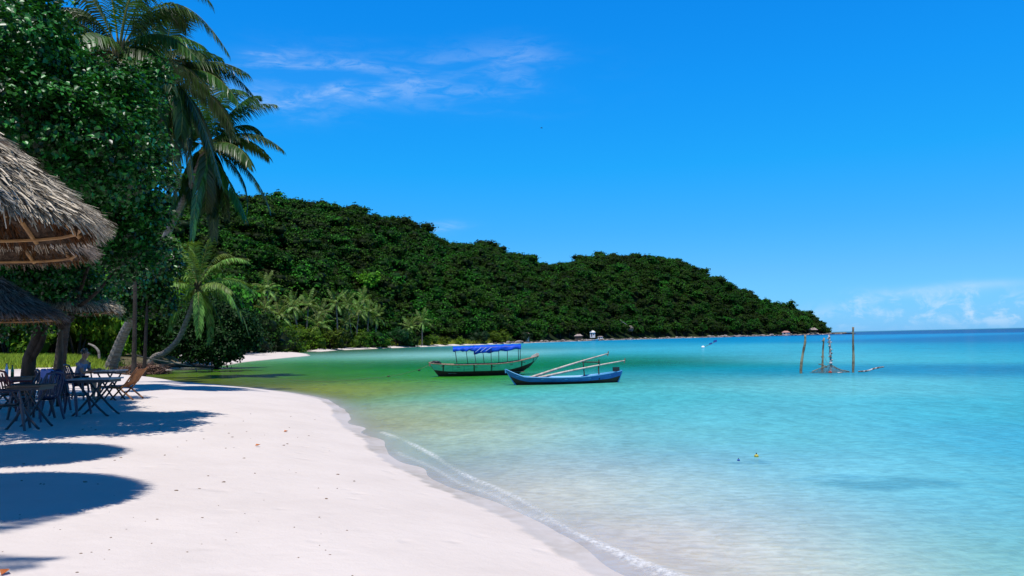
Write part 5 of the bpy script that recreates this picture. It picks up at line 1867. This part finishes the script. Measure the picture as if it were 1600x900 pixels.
stake([(1251.5, 584, Ys), (1252, 570, Ys), (1255, 550, Ys), (1258, 535, Ys), (1258, 523.5, Ys)], .062, "bent stake farthest left of the four in the sea", M['stake'], 0, 1)
stake([(1285, 581, Ys + 1), (1285.5, 560, Ys + 1), (1286, 545, Ys + 1), (1287.5, 528, Ys + 1)], .048, "shortest stake in the sea, just left of the knobbly white one", M['stake'], 4, 2)
stake([(1298, 583, Ys), (1298, 565, Ys), (1297, 545, Ys), (1295.5, 523, Ys)], .055, "knobbly white crusted stake holding up the net", M['stake_w'], 22, 3)
stake([(1333, 583.5, Ys - .3), (1333.5, 560, Ys - .3), (1333, 535, Ys - .3), (1333, 511, Ys - .3)], .058, "tallest stake in the sea, farthest right", M['stake'], 0, 4)
# net: draped mesh of cords round the crusted stake
nb = at(1298, 583, Ys)
net = empty("fishing_net", (nb.x, nb.y, 0), 0, "fishing net draped in a low tent round the white crusted stake", "net")
M['net'] = mat('wet_net_cord', (.10, .13, .13), .8)
mb = MB(); rim = []
NU, NV = 14, 5
gr = []
for j in range(NV + 1):
    s = j / NV
    row = []
    for i in range(NU):
        a = 2 * PI * i / NU
        rr = (.10 + s ** 1.0 * (.82 if abs(math.cos(a)) > .5 else .5)) * (1 + .06 * math.sin(3 * a))
        row.append(Vector((rr * math.cos(a), rr * .7 * math.sin(a), .34 * (1 - s) ** 1.5 + .01)))
    gr.append(row)
for j in range(NV + 1):
    for i in range(NU):
        mb.tube([gr[j][i], gr[j][(i + 1) % NU]], .0042, 4, caps=False)
        if j < NV:
            mb.tube([gr[j][i], gr[j + 1][(i + 1) % NU]], .0042, 4, caps=False); mb.tube([gr[j][i], gr[j + 1][(i - 1) % NU]], .0042, 4, caps=False)
s_ = mb.build("netting", M['net'], net)
s_['kind'] = 'stuff'
for q in (((1269, 580.5), (1278, 577), (1293, 572)), ((1301, 573), (1312, 577.5), (1327, 580.5)), ((1279, 569), (1284, 570), (1292, 573))):
    P_ = [at(a, b, Ys - .1) - Vector((nb.x, nb.y, 0)) for a, b in q]
    MB().tube(spline(P_, 8), .022, 6).build("spreader_stick", M['stake'], net)
MB().tube(rel([at(1287, 556, Ys + .8), at(1292, 566, Ys + .2), at(1296, 571, Ys)], (nb.x, nb.y, 0)), .008, 4).build("guy_line", M['net'], net)
o = MB().ball((0, 0, .02), (.09, .09, .08), 10, 7).build("float", M['redcloth'], None, True, at(1297, 583, Ys - .35)); tag(o, "small red float at the foot of the crusted stake", "float")
o = MB().tube([(-.1, 0, .02), (.12, 0, .03)], [.03, .028], 8).build("float", M['stake_w'], None, True, at(1312, 583.2, Ys - .4)); tag(o, "pale stick float right of the red float", "float")
P_ = [at(1341, 580.5, Ys), at(1355, 579.5, Ys), at(1368, 575.5, Ys), at(1381, 573.2, Ys)]
o = MB().tube(rel(spline(P_, 12), P_[0]), [.03, .03, .032, .034, .036, .038, .04, .038, .036, .034, .03, .025], 7).build("driftwood", M['stake_w'], None, True, P_[0])
tag(o, "pale branch rising from the water right of the tallest stake", "branch")

# marker buoy with two blue flags
fb = gp(1098.5, 544)
o = empty("marker_buoy", fb, 0, "white marker buoy with a leaning pole and two dark blue flags", "buoy")
MB().ball((0, 0, .12), (.26, .22, .22), 12, 8).build("float", mat('white_float', (.8, .8, .8), .4), o, True)
kq = fb.y / FPX
MB().tube([(0, 0, .1), (13 * kq, 0, 6.5 * kq), (22 * kq, 0, 11 * kq)], .03, 6).build("pole", M['metal'], o)
M['flag'] = mat('dark_blue_flag', (.01, .06, .30), .8)
for (a, b, s) in ((11.5, 6, 1.0), (18.5, 9.5, 1.3)):
    vs = []
    for i in range(6):
        for j in range(4):
            vs.append((a * kq + (i / 5 * 4.2 - 1.5) * kq * s, .05 * math.sin(i * 1.3), b * kq + (j / 3 * 2.6 - 1.2 + i * .25) * kq * s))
    f = [(i * 4 + j, (i + 1) * 4 + j, (i + 1) * 4 + j + 1, i * 4 + j + 1) for i in range(5) for j in range(3)]
    fl = MB().add(vs, f).build("flag", M['flag'], o); md_ = fl.modifiers.new("t", 'SOLIDIFY'); md_.thickness = .01
# small yellow floats near the shore
for px, py, r, m, lab in ((1182, 714, .035, mat('yellow_float', (.45, .38, .05), .5), "small yellow float in the shallows above a dark patch of bottom"),
                          (1154, 720, .022, M['flag'], "tiny dark float left of the small yellow float")):
    p = gp(px, py)
    o = empty("net_float", p, 0, lab, "float")
    MB().ball((0, 0, r * .4), (r, r, r * .8), 10, 7).build("ball", m, o, True)
    MB().tube([(0, 0, r), (0, 0, r * 1.8)], r * .25, 6).build("eyelet", M['black'], o)
# a bird high over the bay
bp_ = at(846, 200, 60)
o = empty("bird", bp_, .5, "small dark bird flying high over the bay", "bird")
MB().tube([(-.09, 0, 0), (0, 0, .01), (.10, 0, .0)], [.008, .03, .012], 7).build("body", M['black'], o, True)
for s in (-1, 1):
    MB().add([(-.03, 0, .01), (.04, 0, .01), (.02, s * .09, .05), (-.02, s * .09, .05), (-.03, s * .18, .02)], [(0, 1, 2, 3), (3, 2, 4)]).build("wing", M['black'], o)

# ------------------------------------------------------------------ rocks and huts on the far shore
M['rock'] = mat('grey_pink_granite', (.30, .25, .22), .85, .2, ((.12, .10, .09), .9, (1, 1, 1), .42, .6), (2.5, .6, .15))
M['rock_d'] = mat('dark_wet_rock', (.06, .052, .048), .7, .3, ((.11, .09, .08), .9, (1, 1, 1), .42, .6), (2.5, .6, .15))
RV = []
for i in range(5):
    random.seed(50 + i)
    RV.append([MB().ball((0, 0, .15), (1.0, .8, .62), 9, 7, .16).mesh("boulder", M['rock']), MB().ball((0, 0, .1), (1.1, .8, .5), 9, 7, .16).mesh("boulder", M['rock_d'])])
random.seed(77)
RK = [("shore", 770, 920, 34, "boulder at the waterline left of the white hut"), ("mid", 920, 1090, 46, "boulder on the rocky shore between the white hut and the marker buoy"),
      ("head", 1090, 1285, 60, "boulder along the foot of the headland"), ("tip", 1288, 1336, 26, "boulder in the chain running out from the headland tip")]
fpx = [p[0] for p in far_pr]; fpr = [p[1] for p in far_pr]
for nm, a, b, n, lab in RK:
    for i in range(n):
        px = a + (b - a) * (i + random.random()) / n
        r = np.interp(px, fpx, fpr) + random.uniform(-.6, 3.2)
        x, y = hp(px, r)
        dark = random.random() < (.75 if nm == "tip" else .42)
        if nm == "head" and 1252 < px < 1282 and dark: dark = False
        o = link("boulder", RV[i % 5][1 if dark else 0], None, (x, y, random.uniform(-.1, .35)))
        s = random.uniform(.55, 1.35) * (1.25 if nm in ("head", "tip") else 1.0)
        o.scale = (s * random.uniform(1, 1.7), s, s * random.uniform(.6, 1.1)); o.rotation_euler = (0, 0, random.uniform(0, 6))
        tag(o, ("dark " if dark else "pale ") + lab, "rock", f"{'dark' if dark else 'pale'} {nm} boulders")
# big pale ones
for px, dr_, s, lab in ((985, 22, 2.2, "pinkish rock outcrop bare in the forest above the shore"), (1192, 5, 2.0, "big pale boulder left of the red roofed shelter"), (1268, 4, 1.6, "pale slab under the headland pavilion"), (1205, 4, 1.7, "pale boulder between the big one and the red roofed shelter")):
    r = np.interp(px, fpx, fpr) + dr_
    x, y = hp(px, r)
    th = math.atan((px - 800) / FPX)
    z = float(hill_z(np.float64(px), np.float64(r))) if dr_ > 10 else .3
    o = link("rock_outcrop" if dr_ > 10 else "boulder", RV[1][0], None, (x, y, z + (4 if dr_ > 10 else 0)))
    o.scale = (s * .9, s, s * (1.3 if dr_ > 10 else .55)); tag(o, lab, "rock")
M['wall_w'] = mat('white_wall', (.75, .73, .74), .8, .2, ((.55, .52, .52), 2, (1, 1, 1), .5, .7))
M['roof_t'] = mat('far_thatch', (.40, .33, .30), .9, .1, ((.22, .17, .15), 1.5, (1, 1, 1), .4, .6))
M['roof_r'] = mat('faded_red_roof', (.42, .22, .19), .8, .2)
M['dark_in'] = mat('dark_opening', (.02, .02, .025), .8)


def hut(px, dr_, w_, d_, h, rh, label, wall, roof, zb=None, openp=False, name="hut"):
    r = np.interp(px, fpx, fpr) + dr_
    x, y = hp(px, r)
    o = empty(name, (x, y, max(gz(x, y), .5) if zb is None else zb), -math.atan((px - 800) / FPX), label, "hut")
    if openp:
        for sx in (-1, 1):
            for sy in (-1, 1):
                MB().tube([(sx * w_ * .42, sy * d_ * .42, -1), (sx * w_ * .42, sy * d_ * .42, h)], .14, 6).build("post", M['post'], o)
        MB().box((0, 0, .1), (w_, d_, .25)).build("floor", M['rock'], o)
    else:
        MB().box((0, 0, h / 2 - .3), (w_, d_, h + .6)).build("wall", wall, o)
        MB().box((-w_ * .18, -d_ / 2 - .03, h * .42), (w_ * .2, .06, h * .8)).build("door", M['dark_in'], o)
        MB().box((w_ * .22, -d_ / 2 - .03, h * .55), (w_ * .22, .06, h * .34)).build("window", M['dark_in'], o)
    e1, e2 = w_ * .62, d_ * .62
    MB().add([(-e1, -e2, h), (e1, -e2, h), (e1, e2, h), (-e1, e2, h), (-e1 * .35, 0, h + rh), (e1 * .35, 0, h + rh), (-e1, -e2, h - .12), (e1, -e2, h - .12), (e1, e2, h - .12), (-e1, e2, h - .12)],
             [(0, 1, 5, 4), (1, 2, 5), (2, 3, 4, 5), (3, 0, 4), (6, 9, 8, 7), (0, 6, 7, 1), (1, 7, 8, 2), (2, 8, 9, 3), (3, 9, 6, 0)]).build("roof", roof, o)
    return o


hut(926, 7, 2.6, 2.4, 2.2, .9, "small white hut among the trees on the rocky shore", M['wall_w'], M['wall_w'], zb=2.1)
hut(938, 4, 2.6, 1.6, 1.0, .3, "low white shed right of and below the white hut", M['wall_w'], M['roof_t'], zb=1.0, name="shed")
hut(904, 5, 3.6, 2.4, 1.8, .9, "dark grey roofed hut left of the white hut", M['post'], M['roof_t'], zb=.8)
hut(1270, 3, 6.2, 4.2, 2.1, 1.7, "open pavilion with pale thatched roof at the headland tip", None, M['roof_t'], zb=1.6, openp=True, name="pavilion")
hut(1228, 4, 5.0, 3.2, 1.2, 1.1, "low shelter with a faded red roof left of the pavilion", M['wall_w'], M['roof_r'], zb=1.0, name="shelter")
hut(824, 9, 1.5, 1.4, 3.0, .4, "narrow pale shed in the trees behind the boats", M['wall_w'], M['roof_t'], zb=1.0, name="shed")
# dinghy on the shore by the white hut
x, y = hp(925, np.interp(925, fpx, fpr) - 3.5)
db_ = empty("white_dinghy", (x, y, .02), -.05, "white dinghy on the water's edge below the white hut", "boat")


def pd(t):
    hw = .8 * math.sin(PI * min(max(t, .02), .98)) ** .5
    return hw, .45 + .5 * (abs(t - .5) * 2) ** 2.5, -.1 + .25 * (abs(t - .5) * 2) ** 4, -3.2 + 6.4 * t, -2.9 + 5.8 * t


hull(db_, 6.4, pd, M['wall_w'], M['wall_w'], M['wall_w'], M['wall_w'], .05, .3)
for t in (.3, .5, .7): MB().box((-3.2 + 6.4 * t, 0, .35), (.25, 1.3, .05)).build("thwart", M['bare_wood'], db_)
# pale dead branch in the forest
x, y = hp(972, 462)
pz = at(967, 502, y).z
o = MB().tube([(-2.2, 0, 2.2), (-.5, .3, .9), (1.8, .2, -.7), (2.4, 0, -2.2)], [.07, .10, .13, .13], 6).tube([(-.5, .3, .9), (-1.9, .5, .7)], [.07, .04], 5).build("dead_branch", M['stake_w'], None, True, (at(975, 506, y - 3).x, y - 3, at(975, 506, y).z))
tag(o, "bleached bare branch beside the pinkish outcrop", "branch")
